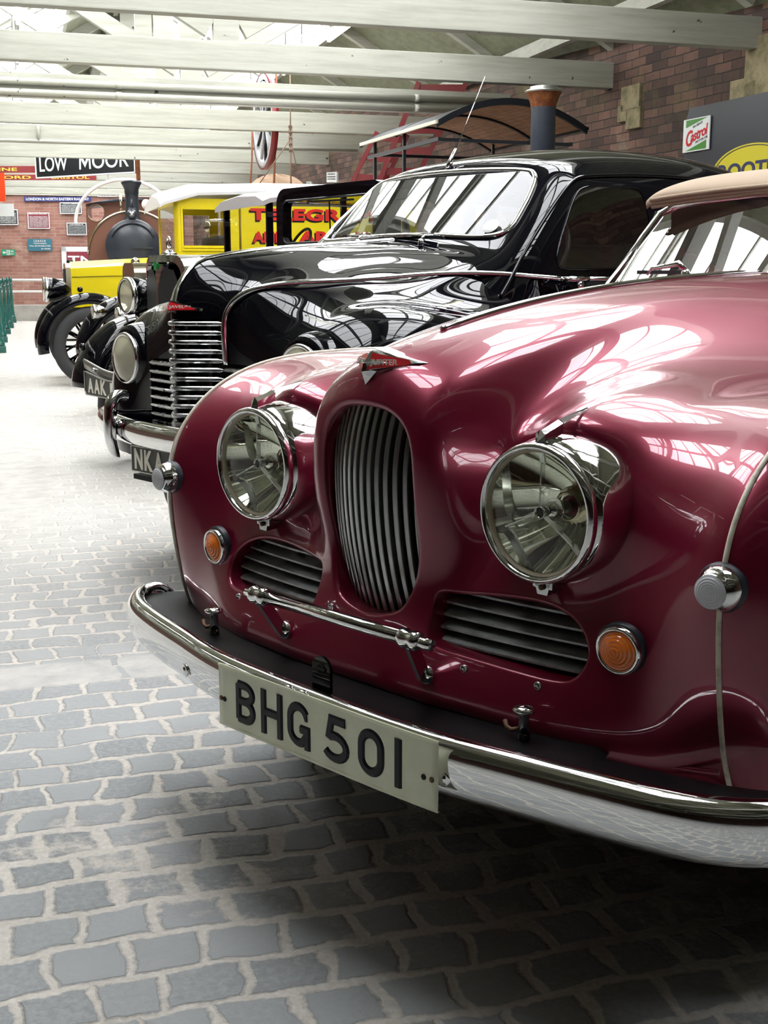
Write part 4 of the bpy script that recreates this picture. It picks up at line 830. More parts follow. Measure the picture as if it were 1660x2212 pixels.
# chrome side strips of the grille, running on as the belt moulding
belt = [(.151, .113, .845), (.151, .110, .92), (.152, .110, .985), (.162, .118, 1.03), (.185, .136, 1.066), (.215, .165, 1.090), (.25, .203, 1.106), (.30, .28, 1.119), (.345, .39, 1.124), (.40, .56, 1.132), (.49, .80, 1.150), (.582, 1.00, 1.150), (.650, 1.13, 1.140), (.690, 1.235, 1.132)]
for s in (1, -1):
    BS = Surf([[(s*x, y, z) for x, y, z in belt]]*2, fit=4); P = BS.grid([0], np.linspace(0, len(belt)-1, 90))[0]; m = MB(); G = []
    for i, p in enumerate(P):
        w = .022 if i < 22 else .022-.004*min(1, (i-22)/40); a = P[max(i-1, 0)]; b = P[min(i+1, 89)]; t = Vector(b-a).normalized(); n = Vector((s*.5, -.75, .45)) if i < 25 else Vector((s*.45, -.25, .85)); n = (n-t*n.dot(t)).normalized(); c = t.cross(n); p = Vector(p)+n*.004
        G.append([tuple(p+c*w*.5*q-n*(.010*q*q-.004)) for q in np.linspace(-1, 1, 7)])
    m.grid(G, flip=s < 0); o = m.build('belt_moulding', 'chrome', jav); md = o.modifiers.new('s', 'SOLIDIFY'); md.thickness = .004; md.offset = 0
    m = MB(); pts = [(s*.690, 1.245, 1.131), (s*.697, 1.6, 1.130), (s*.695, 2.0, 1.13), (s*.70, 2.6, 1.12), (s*.69, 3.2, 1.07)]
    m.tube(pts, .009, 8); m.build('door_moulding', 'chrome', jav)
    m = MB(); m.tube([(s*.705, 1.38, 1.128), (s*.725, 1.36, 1.132), (s*.728, 1.25, 1.130), (s*.705, 1.24, 1.13)], [.009, .011, .011, .008], 10); m.lathe([(.022, 0), (.018, .008), (.0, .012)], (s*.69, 1.36, 1.105), (s, 0, 0), 20); m.build('door_handle', 'chrome', jav)
pts = [Vector(JV.pts([NRv], [t])[0])+Vector(JV.normal([NRv], [t], nsv)[0])*.002 for t in np.linspace(6.3, 12.8, 80)]
m = MB(); G = []
for i, p in enumerate(pts):
    w = .012 if i > 20 else .012+.014*(1-i/20); G.append([tuple(p+Vector((x*w, 0, 0))+Vector((0, -.006, .006))*(1-x*x)) for x in np.linspace(-1, 1, 7)])
m.grid(G, flip=True); m.build('bonnet_moulding', 'chrome', jav)
# red badge on the prow
m = MB(); bp = lambda x, z, o: Vector((x, prow(x)-.004+max(0, z)*.5-o, 1.040+z))
q = [(-.088, -.014), (0, -.014), (.088, -.014), (.088, -.006), (0, .022), (-.088, -.006)]; m.add([bp(x, z, .012) for x, z in q]+[bp(x, z, -.01) for x, z in q], [(0, 1, 4, 5), (1, 2, 3, 4)]+[(i, i+6, (i+1) % 6+6, (i+1) % 6) for i in range(6)], False); bo = m.build('prow_badge', 'chrome', jav)
for s in (1, -1):
    m = MB(); q = [(s*.004, -.011), (s*.081, -.011), (s*.082, -.006), (s*.004, .017)]; m.add([bp(x, z, .0135) for x, z in q], [(0, 1, 2, 3) if s > 0 else (3, 2, 1, 0)], False); m.build('enamel_panel', 'red_enamel', bo)
    m = MB(); text(m, 'JAVELIN', bp(.010 if s > 0 else -.066, -.008, .0145), (1, s*.90, 0), (0, 0, 1), .075, .013, .0008, .02); m.build('lettering', 'silver', bo)
# headlamps with black pods
for s in (1, -1):
    c = Vector((s*.53, .128, .832)); ax = (s*-.05, 1, 0)
    m = MB(); m.lathe([(.086, -.002), (.093, -.006), (.098, -.002), (.100, .008), (.098, .016)], c, ax, 48, False, False); hl = m.build('headlamp_rim', 'chrome', jav)
    m = MB(); m.lathe([(.098, .012), (.112, .010), (.124, .022), (.133, .05), (.140, .10), (.150, .17)], c, ax, 48, False, False); m.build('headlamp_pod', 'black', hl)
    m = MB(); m.lathe([(.0865*q_, -.002-.022*(1-q_*q_)) for q_ in np.linspace(1, 0, 12)], c, ax, 48, False, False); m.build('lens', 'dusty_lens', hl)
    m = MB(); m.lathe([(.086*q_, .002+.06*(1-q_*q_)) for q_ in np.linspace(1, 0.0, 12)], c, ax, 40, False, False); m.build('reflector', 'mirror', hl)
    c = Vector((s*.56, .150, .668)); m = MB(); m.lathe([(.028, .0), (.028, -.012), (.022, -.020), (.0, -.028)], c, (0, 1, 0), 24); sl = m.build('side_lamp_shell', 'chrome', jav)
    m = MB(); m.lathe([(.020, -.021), (.014, -.029), (.0, -.032)], c, (0, 1, 0), 24); m.build('side_lamp_lens', 'white_lens', sl)
# bumper, overriders, number plate
BPv = [(0, -.035), (.14, -.03), (.28, -.012), (.40, .018), (.52, .046), (.62, .078), (.71, .120), (.758, .175), (.768, .24)]
half = bez(BPv, 50); full = np.concatenate([(half*[-1, 1])[:0:-1], half]); G = []; n = len(full)
sec = [(-.025, .628), (-.006, .630), (.008, .618), (.016, .60), (.018, .582), (.016, .565), (.006, .545), (-.008, .537), (-.022, .540)]
S2 = Surf([[(a, z, 0) for a, z in sec], [(a, z, 1) for a, z in sec]], fit=3); sc2 = S2.grid([0], np.linspace(0, len(sec)-1, 24))[0][:, :2]
for i, (x, y) in enumerate(full):
    a = full[max(i-1, 0)]; b_ = full[min(i+1, n-1)]; t = (b_-a)/np.linalg.norm(b_-a); o = np.array((t[1], -t[0])); G.append([(x+o[0]*q[0], y+o[1]*q[0], q[1]) for q in sc2])
o = MB().grid(G).build('bumper', 'chrome', jav); md = o.modifiers.new('s', 'SOLIDIFY'); md.thickness = .003; md.offset = 0
for s in (1, -1):
    m = MB(); x = s*.40; P = [(x, .06, .70), (x, .02, .708), (x, -.012, .685), (x, -.020, .64), (x, -.024, .585), (x, -.022, .54), (x, -.010, .50), (x, .01, .475)]
    SS = Surf([[p for p in P]]*2, fit=2); pp = SS.grid([0], np.linspace(0, 7, 24))[0]; rr_ = [.014+.010*math.sin(PI*min(1, (i+3)/26))*1.1 for i in range(24)]; rr_[-1] = .004; rr_[-2] = .010; rr_[-3] = .014
    m.tube(pp, rr_, 16); m.build('overrider', 'chrome', jav)
m = MB(); m.bbox((0, -.020, .492), (.52, .006, .098), .002); npv = m.build('number_plate', 'plate_black', jav)
m = MB(); [m.box((0, -.0245, z), (.515, .002, .003)) for z in (.446, .538)]; [m.box((x, -.0245, .492), (.003, .002, .092)) for x in (-.256, .256)]; m.build('plate_border', 'char_white', npv)
for i, ch in enumerate(('N', 'K', 'A', ' ', '5', '0', '1')):
    if ch in '5 01' or ch == ' ': continue
    m = MB(); text(m, ch, (-.235+.066*i, -.0235, .455), (1, 0, 0), (0, 0, 1), .054, .075, .002, .035); m.build('plate_character', 'char_white', npv)
# cabin
cab = [
 [(0, 1.045, 1.272), (0, 1.19, 1.42), (0, 1.345, 1.560), (0, 1.47, 1.615), (0, 1.88, 1.678), (0, 2.4, 1.692), (0, 2.9, 1.65), (0, 3.4, 1.48), (0, 3.85, 1.18), (0, 4.2, .80)],
 [(.24, 1.052, 1.268), (.225, 1.20, 1.417), (.21, 1.358, 1.557), (.21, 1.485, 1.610), (.2, 1.88, 1.670), (.2, 2.4, 1.684), (.2, 2.9, 1.642), (.19, 3.4, 1.47), (.18, 3.85, 1.16), (.17, 4.17, .80)],
 [(.43, 1.065, 1.258), (.41, 1.225, 1.408), (.385, 1.39, 1.548), (.375, 1.515, 1.595), (.37, 1.88, 1.645), (.37, 2.4, 1.656), (.36, 2.9, 1.615), (.34, 3.38, 1.44), (.32, 3.8, 1.14), (.3, 4.1, .80)],
 [(.545, 1.08, 1.246), (.517, 1.25, 1.395), (.483, 1.425, 1.532), (.475, 1.55, 1.572), (.475, 1.9, 1.610), (.475, 2.4, 1.618), (.46, 2.9, 1.575), (.43, 3.33, 1.41), (.40, 3.7, 1.12), (.38, 4.0, .80)],
 [(.603, 1.11, 1.235), (.572, 1.285, 1.385), (.532, 1.46, 1.505), (.530, 1.59, 1.535), (.533, 1.92, 1.562), (.533, 2.4, 1.566), (.518, 2.9, 1.525), (.49, 3.28, 1.37), (.47, 3.6, 1.10), (.45, 3.9, .80)],
 [(.632, 1.15, 1.215), (.603, 1.32, 1.355), (.572, 1.49, 1.455), (.574, 1.62, 1.478), (.578, 1.94, 1.49), (.578, 2.4, 1.49), (.564, 2.9, 1.455), (.54, 3.23, 1.32), (.52, 3.52, 1.08), (.5, 3.8, .80)],
 [(.650, 1.18, 1.175), (.630, 1.35, 1.27), (.614, 1.52, 1.32), (.616, 1.64, 1.335), (.62, 1.96, 1.34), (.62, 2.4, 1.34), (.61, 2.9, 1.31), (.59, 3.18, 1.22), (.57, 3.45, 1.03), (.55, 3.7, .80)],
 [(.664, 1.20, 1.09), (.66, 1.38, 1.09), (.662, 1.54, 1.09), (.667, 1.66, 1.09), (.672, 1.98, 1.09), (.675, 2.4, 1.09), (.67, 2.9, 1.07), (.65, 3.15, 1.02), (.62, 3.4, .92), (.6, 3.6, .80)],
]
cab_ = []
for k, r in enumerate(cab):
    x, y, z = r[0]
    if k < 5: p, _ = on_v(min(x, .62), y-.15); cab_.append([(x, y-.15, float(p[2])-.014), (x*1.003, y-.07, (z+float(p[2]))/2-.004)]+r)
    elif k < 7: p, _ = on_v(.655, y-.15); cab_.append([(x, y-.15, float(p[2])-.02), (x+.002, y-.07, (z+float(p[2]))/2-.006)]+r)
    else: cab_.append([(x, y-.15, 1.0), (x, y-.07, 1.04)]+r)
CS = Surf(mirror_rows(cab_)); nsc = 1 if CS.normal([7], [7])[0][2] > 0 else -1
scr_o = smooth_poly([(0, 1.296), (.20, 1.293), (.40, 1.283), (.492, 1.290), (.518, 1.325), (.502, 1.40), (.475, 1.475), (.440, 1.522), (.38, 1.540), (.2, 1.550), (0, 1.553), (-.2, 1.550), (-.38, 1.540), (-.440, 1.522), (-.475, 1.475), (-.502, 1.40), (-.518, 1.325), (-.492, 1.290), (-.40, 1.283), (-.20, 1.293)], 5)
def sdf_scr(P): d = np.full(len(P), .3); k = (P[:, 1] < 1.55) & (np.abs(P[:, 0]) < .58) & (P[:, 2] > 1.2); k &= ~((np.abs(P[:, 0]) > .535)); d[k] = poly_sdf(P[k][:, [0, 2]], scr_o); return d
w1 = smooth_poly([(1.275, 1.185), (1.295, 1.25), (1.37, 1.35), (1.455, 1.44), (1.54, 1.478), (1.70, 1.488), (1.84, 1.485), (1.885, 1.45), (1.895, 1.36), (1.895, 1.22), (1.86, 1.175), (1.60, 1.170), (1.34, 1.168)], 5)
w2 = smooth_poly([(2.02, 1.18), (2.00, 1.30), (2.00, 1.44), (2.05, 1.48), (2.25, 1.485), (2.52, 1.475), (2.68, 1.43), (2.80, 1.33), (2.84, 1.22), (2.78, 1.17), (2.4, 1.168)], 5)
def sdf_side(poly):
    def f(P): d = np.full(len(P), .3); k = (np.abs(P[:, 0]) > .50) & (P[:, 2] < 1.55) & (P[:, 2] > 1.05); d[k] = poly_sdf(P[k][:, [1, 2]], poly); return d
    return f
V, out, ins, TA, TB, zs = cut_surface(CS, np.linspace(0, 14, 170), np.linspace(0, 11, 220), [sdf_scr, sdf_side(w1), sdf_side(w2)])
fl = lambda F: [f if nsc > 0 else f[::-1] for f in F]
Vc, fc = compact(V, fl(out)); MB().add(Vc, fc).build('roof_and_pillars', 'black', jav)
Vc, fc = compact(V, fl(ins[0])); Vc = Vc.copy(); Vc[:, 1] = 1.062+1.045*(Vc[:, 2]-1.29)+.28*Vc[:, 0]**2; MB().add(Vc, fc).build('windscreen', 'saloon_glass', jav)
for k, nm in ((1, 'front_door_glass'), (2, 'rear_door_glass')):
    for s in (1, -1):
        F = [f for f in fl(ins[k]) if V[f[0]][0]*s > 0]; Vc, fc = compact(V, F); MB().add(Vc, fc).build(nm, 'screen_glass', jav)
def loop_pts(outl, ax_, lo, cond):
    res = []; TAg, TBg = np.meshgrid(np.linspace(0, 14, 160), np.linspace(0, 11, 180), indexing='ij'); P = CS.pts(TAg.ravel(), TBg.ravel()); k = cond(P); P = P[k]; Nn = CS.normal(TAg.ravel()[k], TBg.ravel()[k], nsc)
    for q in outl:
        i = int(np.argmin(((P[:, ax_]-q)**2).sum(1))); p = P[i].copy(); p[ax_[0]] = q[0]; p[ax_[1]] = q[1]; res.append((p, Nn[i]))
    for _ in range(3):
        pts_ = [r_[0] for r_ in res]; o3 = [i for i in range(3) if i not in ax_][0]
        for i in range(len(res)): res[i][0][o3] = (pts_[i-1][o3]+2*pts_[i][o3]+pts_[(i+1) % len(pts_)][o3])/4
    return [Vector(p)+Vector(nn)*lo for p, nn in res]
m = MB(); m.tube(loop_pts(scr_o, [0, 2], .003, lambda P: (P[:, 1] < 1.6) & (np.abs(P[:, 0]) < .535) & (P[:, 2] > 1.25)), .0105, 10, closed=True); m.build('windscreen_surround', 'chrome', jav)
for s in (1, -1):
    for w_, nm in ((w1, 'window_reveal'), (w2, 'window_reveal')):
        m = MB(); m.tube(loop_pts(w_, [1, 2], .001, lambda P: (P[:, 0]*s > .50) & (P[:, 2] > 1.1) & (P[:, 2] < 1.52)), .005, 8, closed=True); m.build(nm, 'black', jav)
    # drip moulding along the pillar and roof edge, door shut line
    pts = [CS.pts([7+s*4.35], [t])[0]+CS.normal([7+s*4.35], [t], nsc)[0]*.004 for t in np.linspace(.2, 9, 74)]
    m = MB(); m.tube(pts, .0075, 8); m.build('drip_moulding', 'black', jav)
    m = MB(); m.tube([(s*.690, 1.215, 1.11), (s*.735, 1.215, 1.02), (s*.775, 1.215, .9), (s*.792, 1.215, .7)], .003, 6); m.build('door_shut_line', 'dark', jav)
# scuttle step below the screen, wipers, aerial, licence disc
for x in (-.16, .20):
    p, nn = on_v(x, 1.0); p = Vector(p)+Vector((0, 0, .01)); m = MB(); m.lathe([(.011, -.01), (.011, .012), (.0, .018)], p, (0, 0, 1), 12); m.tube([p+Vector((0, 0, .014)), p+Vector((0, .02, .028)), p+Vector((-.10, .045, .034))], .005, 8); wp = m.build('wiper', 'chrome', jav)
    m = MB(); m.bar(p+Vector((-.20, .058, .030)), p+Vector((.02, .05, .034)), .006, .010); m.build('wiper_blade', 'chrome_worn', wp)
m = MB(); m.ball((0, 1.365, 1.588), .013, 12); m.tube([(0, 1.352, 1.572), (0, 1.372, 1.612), (0, 1.40, 1.65)], [.012, .008, .008], 8); m.tube([(0, 1.40, 1.65), (-.02, 1.59, 1.955)], [.0028, .0016], 6); m.build('roof_aerial', 'chrome', jav)
m = MB(); m.lathe([(.034, 0), (.034, .001), (0, .001)], (.440, 1.132, 1.325), (.12, -.72, .69), 24); 
o = m.build('licence_disc', 'white', jav)
m = MB(); m.tube([(.30+.19*math.cos(a), 1.52+.08*math.sin(a), 1.22+.17*math.sin(a)) for a in np.linspace(0, 2*PI, 36, endpoint=False)], .011, 8, closed=True); m.build('steering_wheel', 'interior', jav)
for x in (-.29, .29): MB().bbox((x, 1.95, 1.02), (.5, .14, .5), .05).build('front_seat', 'interior', jav)
MB().bbox((0, 2.75, 1.0), (1.1, .16, .5), .05).build('rear_seat', 'interior', jav)
d = MB(); d.box((0, 1.16, 1.0), (1.2, .02, .42)); d.build('dashboard', 'interior', jav)
d = MB(); d.box((0, 2.2, .34), (1.4, 3.9, .02)); d.build('floor_pan', 'dark', jav)
for x in (-.67, .67): wheel('wheel', jav, x, .72, .33, .15, side=1 if x > 0 else -1); wheel('wheel', jav, x, 3.25, .33, .15, side=1 if x > 0 else -1)
# ================================================================= OLDER CARS, VAN, ENGINE AND ROLLER BEHIND
def mudguard(name, parent, x, yc, zc, r, w, a0, a1, m='black', side=1, n=40, skirt=.06):
    """crowned mudguard sheet swept round a wheel; angles in degrees, 0 = rear, 90 = up, 180 = front"""
    G = []
    for a in np.linspace(math.radians(a0), math.radians(a1), n):
        row_ = []
        for q in np.linspace(-1, 1, 13):
            rr_ = r-.055*q*q-(skirt if abs(q) == 1 else 0); row_.append((x+q*w/2, yc+rr_*math.cos(a), zc+rr_*math.sin(a)))
        G.append(row_)
    o = MB().grid(G).build(name, m, parent); md = o.modifiers.new('s', 'SOLIDIFY'); md.thickness = .006; return o
def lamp(parent, c, r, depth, shell='black', ax=(0, 1, 0), lensm='dusty_lens'):
    m = MB(); m.lathe([(r*.96, .012), (r*1.02, .03), (r*.98, depth*.35), (r*.72, depth*.7), (r*.3, depth*.95), (.0, depth)], c, ax, 36, False, False); sh = m.build('headlamp', shell, parent)
    m = MB(); m.lathe([(r*.88, -.004), (r*.95, -.008), (r*1.03, .002), (r*1.05, .02), (r*.99, .032)], c, ax, 36, False, False); m.build('headlamp_rim', 'chrome', sh)
    m = MB(); m.lathe([(r*.9*q, .002-.016*(1-q*q)) for q in np.linspace(1, 0, 10)], c, ax, 36, False, False); m.build('lens', lensm, sh)
    m = MB(); m.lathe([(r*.9*q, .006+depth*.4*(1-q*q)) for q in np.linspace(1, 0, 10)], c, ax, 32, False, False); m.build('reflector', 'mirror', sh)
    return sh
def rounded(w0, w1, z0, z1, r, n=6):
    """radiator outline: bottom width w0, top width w1, rounded shoulders"""
    P = [(-w0, z0), (w0, z0)]
    P += [(w1-r+r*math.cos(a), z1-r+r*math.sin(a)) for a in np.linspace(0, PI/2, n)]; P += [(-w1+r+r*math.cos(a), z1-r+r*math.sin(a)) for a in np.linspace(PI/2, PI, n)]; return P
M['core'] = mat('radiator_core', (.02, .02, .02), .5, .5, bump=(160, .6, .003))
M['green_badge'] = mat('green_enamel', (.01, .20, .05), .3)
# ---- 1930s black saloon
ca = thing('vintage_saloon', 'black 1930s saloon with vee-shaped chrome radiator, green badge and plate AAK', 'car', (-1.26, 7.1, 0), math.radians(37-90))
m = MB(); P = rounded(.21, .245, .62, 1.255, .10, 8); Pi = rounded(.185, .215, .64, 1.215, .085, 8); n = len(P); V = []
vee = lambda x: -.04*(1-min(1, abs(x)/.245))
for q, y in ((P, .13), (P, .02), (P, .0), (Pi, -.005), (Pi, .02)): V += [(x, y+(vee(x) if y < .1 else 0), z) for x, z in q]
F = []
for k in range(4):
    for i in range(n): j = (i+1) % n; F.append((k*n+i, k*n+j, (k+1)*n+j, (k+1)*n+i))
m.add(V, F); m.build('radiator_shell', 'chrome', ca, sharp=40)
for s in (1, -1):
    m = MB(); pts = [(0, .655), (.183, .655), (.203, 1.02), (.198, 1.10), (.158, 1.17), (.085, 1.18), (.032, 1.14), (.010, 1.06)]; m.add([(s*x, vee(x)-.012, z) for x, z in pts], [tuple(range(8))]); m.build('radiator_core', 'core', ca)
m = MB(); G = [[(-.010, -.048, z), (0, -.058, z), (.010, -.048, z)] for z in (.655, .9, 1.06)]+[[(-.03, -.044, 1.14), (0, -.060, 1.15), (.03, -.044, 1.14)], [(-.055, -.036, 1.20), (0, -.054, 1.21), (.055, -.036, 1.20)]]; m.grid(G); m.build('radiator_rib', 'chrome', ca)
m = MB(); m.add([(-.028, -.058, 1.205), (0, -.066, 1.225), (.028, -.058, 1.205), (0, -.068, 1.165)], [(0, 3, 2, 1)]); m.build('radiator_badge', 'green_badge', ca)
m = MB(); m.lathe([(.045, 1.255), (.045, 1.268), (.02, 1.272), (.014, 1.285)], (0, .03, 0), (0, 0, 1), 24); m.tube([(-.05, .03, 1.278), (.05, .03, 1.278)], .005, 8); m.tube([(.019*math.cos(a), .03, 1.322+.034*math.sin(a)) for a in np.linspace(0, 2*PI, 20, endpoint=False)], .007, 8, closed=True); m.build('radiator_mascot', 'chrome', ca)
rowsA = [[(0, .12, 1.255), (0, .6, 1.275), (0, 1.16, 1.30)], [(.10, .12, 1.25), (.14, .6, 1.27), (.2, 1.16, 1.295)], [(.165, .12, 1.225), (.24, .6, 1.24), (.36, 1.16, 1.27)], [(.19, .12, 1.17), (.29, .6, 1.18), (.47, 1.16, 1.20)], [(.19, .12, .95), (.30, .6, .95), (.50, 1.16, .95)], [(.17, .12, .62), (.28, .6, .6), (.50, 1.16, .6)]]
S = Surf(mirror_rows(rowsA)); MB().grid(S.grid(np.linspace(0, 10, 60), np.linspace(0, 2, 20))).build('bonnet', 'black', ca)
for s in (1, -1):
    mudguard('front_mudguard', ca, s*.54, .13, .43, .49, .32, 15, 174); wheel('wheel', ca, s*.55, .16, .35, .13, spokes=12, rim='black', side=s)
    m = MB(); m.tube([(s*.20, .0, .80), (s*.34, -.02, .90), (s*.38, .0, .93)], .014, 8); m.build('lamp_bracket', 'chrome', ca); lamp(ca, Vector((s*.38, -.07, 1.02)), .108, .24)
    wheel('wheel', ca, s*.60, 2.55, .35, .13, spokes=12, rim='black', side=s); mudguard('rear_mudguard', ca, s*.60, 2.55, .34, .47, .28, 0, 180)
    m = MB(); m.bbox((s*.62, 1.3, .30), (.22, 1.6, .03), .01); m.build('running_board', 'black_dull', ca)
    m = MB(); m.lathe([(.022, 0), (.022, -.02), (.0, -.03)], (s*.50, -.30, .72), (0, 1, 0), 20); m.build('fog_lamp', 'black', ca) if s < 0 else None
m = MB(); G = []
for x in np.linspace(-.69, .69, 60):
    dz = -.055*math.exp(-(x/.33)**2)*1.0+.0; y = -.34+.10*(abs(x)/.69)**3; G.append([(x, y, .595+dz), (x, y-.008, .605+dz), (x, y-.008, .648+dz), (x, y, .658+dz)])
m.grid(G); M['dull_nickel'] = mat('dull_nickel', (.34, .34, .31), .35, .9); bo = m.build('front_bumper', 'dull_nickel', ca); md = bo.modifiers.new('s', 'SOLIDIFY'); md.thickness = .005
for x in (-.25, .25): MB().ball((x, -.352, .60), .013, 12).build('bumper_bolt', 'chrome', bo)
m = MB(); top = [(x, .605-.050*math.exp(-(x/.30)**2)) for x in np.linspace(.33, -.33, 24)]; poly = [(-.33, .475), (-.315, .455), (.315, .455), (.33, .475)]+top; m.prism(poly, -.375, -.367); npA = m.build('number_plate', 'plate_black', ca)
m = MB(); m.tube([(x, -.377, z) for x, z in poly], .0045, 6, closed=True); m.build('plate_border', 'dull_nickel', npA)
for i, ch in enumerate('AAK'): m = MB(); text(m, ch, (-.285+.088*i, -.376, .468), (1, 0, 0), (0, 0, 1), .072, .085, .002, .03); m.build('plate_character', 'char_white', npA)
for i, ch in enumerate('162'): m = MB(); text(m, ch, (.0+.088*i+(.02 if ch == '1' else 0), -.376, .468), (1, 0, 0), (0, 0, 1), .028 if ch == '1' else .062, .078, .002, .03); m.build('plate_character', 'char_white', npA)
# cabin of the saloon with an upright screen
cabA = MB(); 
def sect(y, w, z0, zt, r): return [(x, y, z) for x, z in rounded(w, w*.97, z0, zt, r, 6)]
def loft(mb, rings, capa=False, capb=True):
    n = len(rings[0]); V = [p for r_ in rings for p in r_]; F = []
    for k in range(len(rings)-1):
        for i in range(n): j = (i+1) % n; F.append((k*n+i, k*n+j, (k+1)*n+j, (k+1)*n+i))
    if capa: F.append(tuple(reversed(range(n))))
    if capb: F.append(tuple(range((len(rings)-1)*n, len(rings)*n)))
    return mb.add(V, F)
m = MB()   # lower body
loft(m, [[(x, y, z) for x, z in rounded(w, w, .45, 1.30, .05, 4)] for y, w in ((1.16, .50), (1.5, .60), (2.6, .62), (3.5, .55), (3.7, .45))], True, True); m.build('body', 'black', ca, sharp=35)
m = MB()   # roof
loft(m, [[(x, y, z) for x, z in [(-.58, 1.61), (-.57, zt-.06), (-.50, zt-.012), (-.25, zt+.01), (0, zt+.016), (.25, zt+.01), (.50, zt-.012), (.57, zt-.06), (.58, 1.61), (.5, 1.615), (-.5, 1.615)]] for y, zt in ((1.13, 1.67), (1.2, 1.69), (1.4, 1.705), (2.6, 1.705), (3.4, 1.67), (3.6, 1.62))], True, True); m.build('roof', 'black', ca, sharp=50)
def ring(pts_o, pts_i, ya, yb, mb):
    """flat surround between two closed outlines of equal length, with thickness"""
    n = len(pts_o); V = [(x, y, z) for y in (ya, yb) for q in (pts_o, pts_i) for x, z in q]; F = []
    for i in range(n):
        j = (i+1) % n; F += [(i, j, n+j, n+i), (2*n+i, 3*n+i, 3*n+j, 2*n+j), (i, 2*n+i, 2*n+j, j), (n+i, n+j, 3*n+j, 3*n+i)]
    return mb.add(V, F, False)
def rrect(x0, x1, z0, z1, r, n=8):
    P = []
    for cx, cz, a in ((x1-r, z1-r, 0), (x0+r, z1-r, 90), (x0+r, z0+r, 180), (x1-r, z0+r, 270)): P += [(cx+r*math.cos(math.radians(a+90*k/(n-1))), cz+r*math.sin(math.radians(a+90*k/(n-1)))) for k in range(n)]
    return P
m = MB(); ring(rrect(-.59, .59, 1.25, 1.695, .10), rrect(-.50, .50, 1.345, 1.615, .05), 1.13, 1.19, m); m.build('windscreen_surround', 'black', ca)
m = MB(); m.tube([(x, 1.125, z) for x, z in rrect(-.50, .50, 1.345, 1.615, .05)], .008, 8, closed=True); m.build('windscreen_frame', 'black', ca)
m = MB(); m.add([(-.50, 1.15, 1.345), (.50, 1.15, 1.345), (.50, 1.15, 1.615), (-.50, 1.15, 1.615)], [(0, 1, 2, 3)]); m.build('windscreen', 'glass', ca)
for s in (1, -1):
    for y0, y1 in ((1.16, 1.22), (1.95, 2.03), (2.75, 2.85), (3.45, 3.55)): m = MB(); m.bar((s*.575, (y0+y1)/2, 1.29), (s*.57, (y0+y1)/2, 1.64), .03, y1-y0, (0, 1, 0)); m.build('door_pillar', 'black', ca)
m = MB(); m.bar((-.2, 1.12, 1.60), (.30, 1.12, 1.59), .010, .012); m.bar((.05, 1.115, 1.60), (.06, 1.115, 1.38), .008, .006); m.build('wiper', 'black_dull', ca)
m = MB(); m.tube([(.27+.17*math.cos(a), 1.42+.05*math.sin(a), 1.36+.14*math.sin(a)) for a in np.linspace(0, 2*PI, 30, endpoint=False)], .012, 8, closed=True); m.build('steering_wheel', 'interior', ca)
for x in (-.28, .28): MB().bbox((x, 2.0, 1.1), (.46, .12, .45), .04).build('seat', 'interior', ca)
# ---- older open-fronted car with nickel radiator
cb = thing('vintage_tourer', 'black 1920s tourer with plain nickel radiator shell and grey cloth roof, beside the yellow van', 'car', (-2.03, 9.8, 0), math.radians(25-90))
m = MB(); P = rounded(.19, .20, .72, 1.235, .09, 8); Pi = rounded(.155, .160, .74, 1.13, .05, 8); n = len(P); V = []
for q, y in ((P, .16), (P, .02), (P, .0), (Pi, .0), (Pi, .03)): V += [(x, y, z) for x, z in q]
F = []
for k in range(4):
    for i in range(n): j = (i+1) % n; F.append((k*n+i, k*n+j, (k+1)*n+j, (k+1)*n+i))
m.add(V, F); m.build('radiator_shell', 'brass', cb, sharp=40)
m = MB(); m.add([(x, .02, z) for x, z in Pi], [tuple(range(len(Pi)))]); m.build('radiator_core', 'core', cb)
m = MB(); m.lathe([(.035, 1.235), (.035, 1.255), (.02, 1.27), (0, 1.28)], (0, .06, 0), (0, 0, 1), 20); m.build('radiator_cap', 'brass', cb)
rowsB = [[(0, .14, 1.235), (0, .6, 1.25), (0, 1.0, 1.27)], [(.12, .14, 1.225), (.16, .6, 1.235), (.22, 1.0, 1.25)], [(.19, .14, 1.14), (.27, .6, 1.16), (.42, 1.0, 1.18)], [(.19, .14, .95), (.29, .6, .95), (.46, 1.0, .95)], [(.18, .14, .7), (.28, .6, .65), (.46, 1.0, .6)]]
S = Surf(mirror_rows(rowsB)); MB().grid(S.grid(np.linspace(0, 8, 50), np.linspace(0, 2, 16))).build('bonnet', 'black', cb)
for s in (1, -1):
    mudguard('front_mudguard', cb, s*.58, .15, .50, .48, .24, 15, 180); wheel('wheel', cb, s*.58, .12, .38, .11, spokes=12, rim='black', side=s); lamp(cb, Vector((s*.44, -.20, .84)), .06, .12, 'chrome')
    wheel('wheel', cb, s*.60, 2.15, .38, .11, spokes=12, rim='black', side=s); mudguard('rear_mudguard', cb, s*.60, 2.15, .40, .48, .22, 0, 180)
    MB().bar((s*.54, 1.0, 1.2), (s*.54, 1.0, 1.70), .035, .05, (0, 1, 0)).build('windscreen_post', 'black', cb); MB().bar((s*.56, 2.1, 1.2), (s*.56, 2.1, 1.74), .035, .05, (0, 1, 0)).build('roof_post', 'black', cb)
m = MB(); loft(m, [[(x, y, z) for x, z in rounded(w, w, .5, zt, .05, 4)] for y, w, zt in ((1.0, .50, 1.25), (1.3, .58, 1.36), (2.0, .60, 1.38), (2.55, .58, 1.38), (2.65, .5, 1.30))], True, True); m.build('body', 'black', cb, sharp=35)
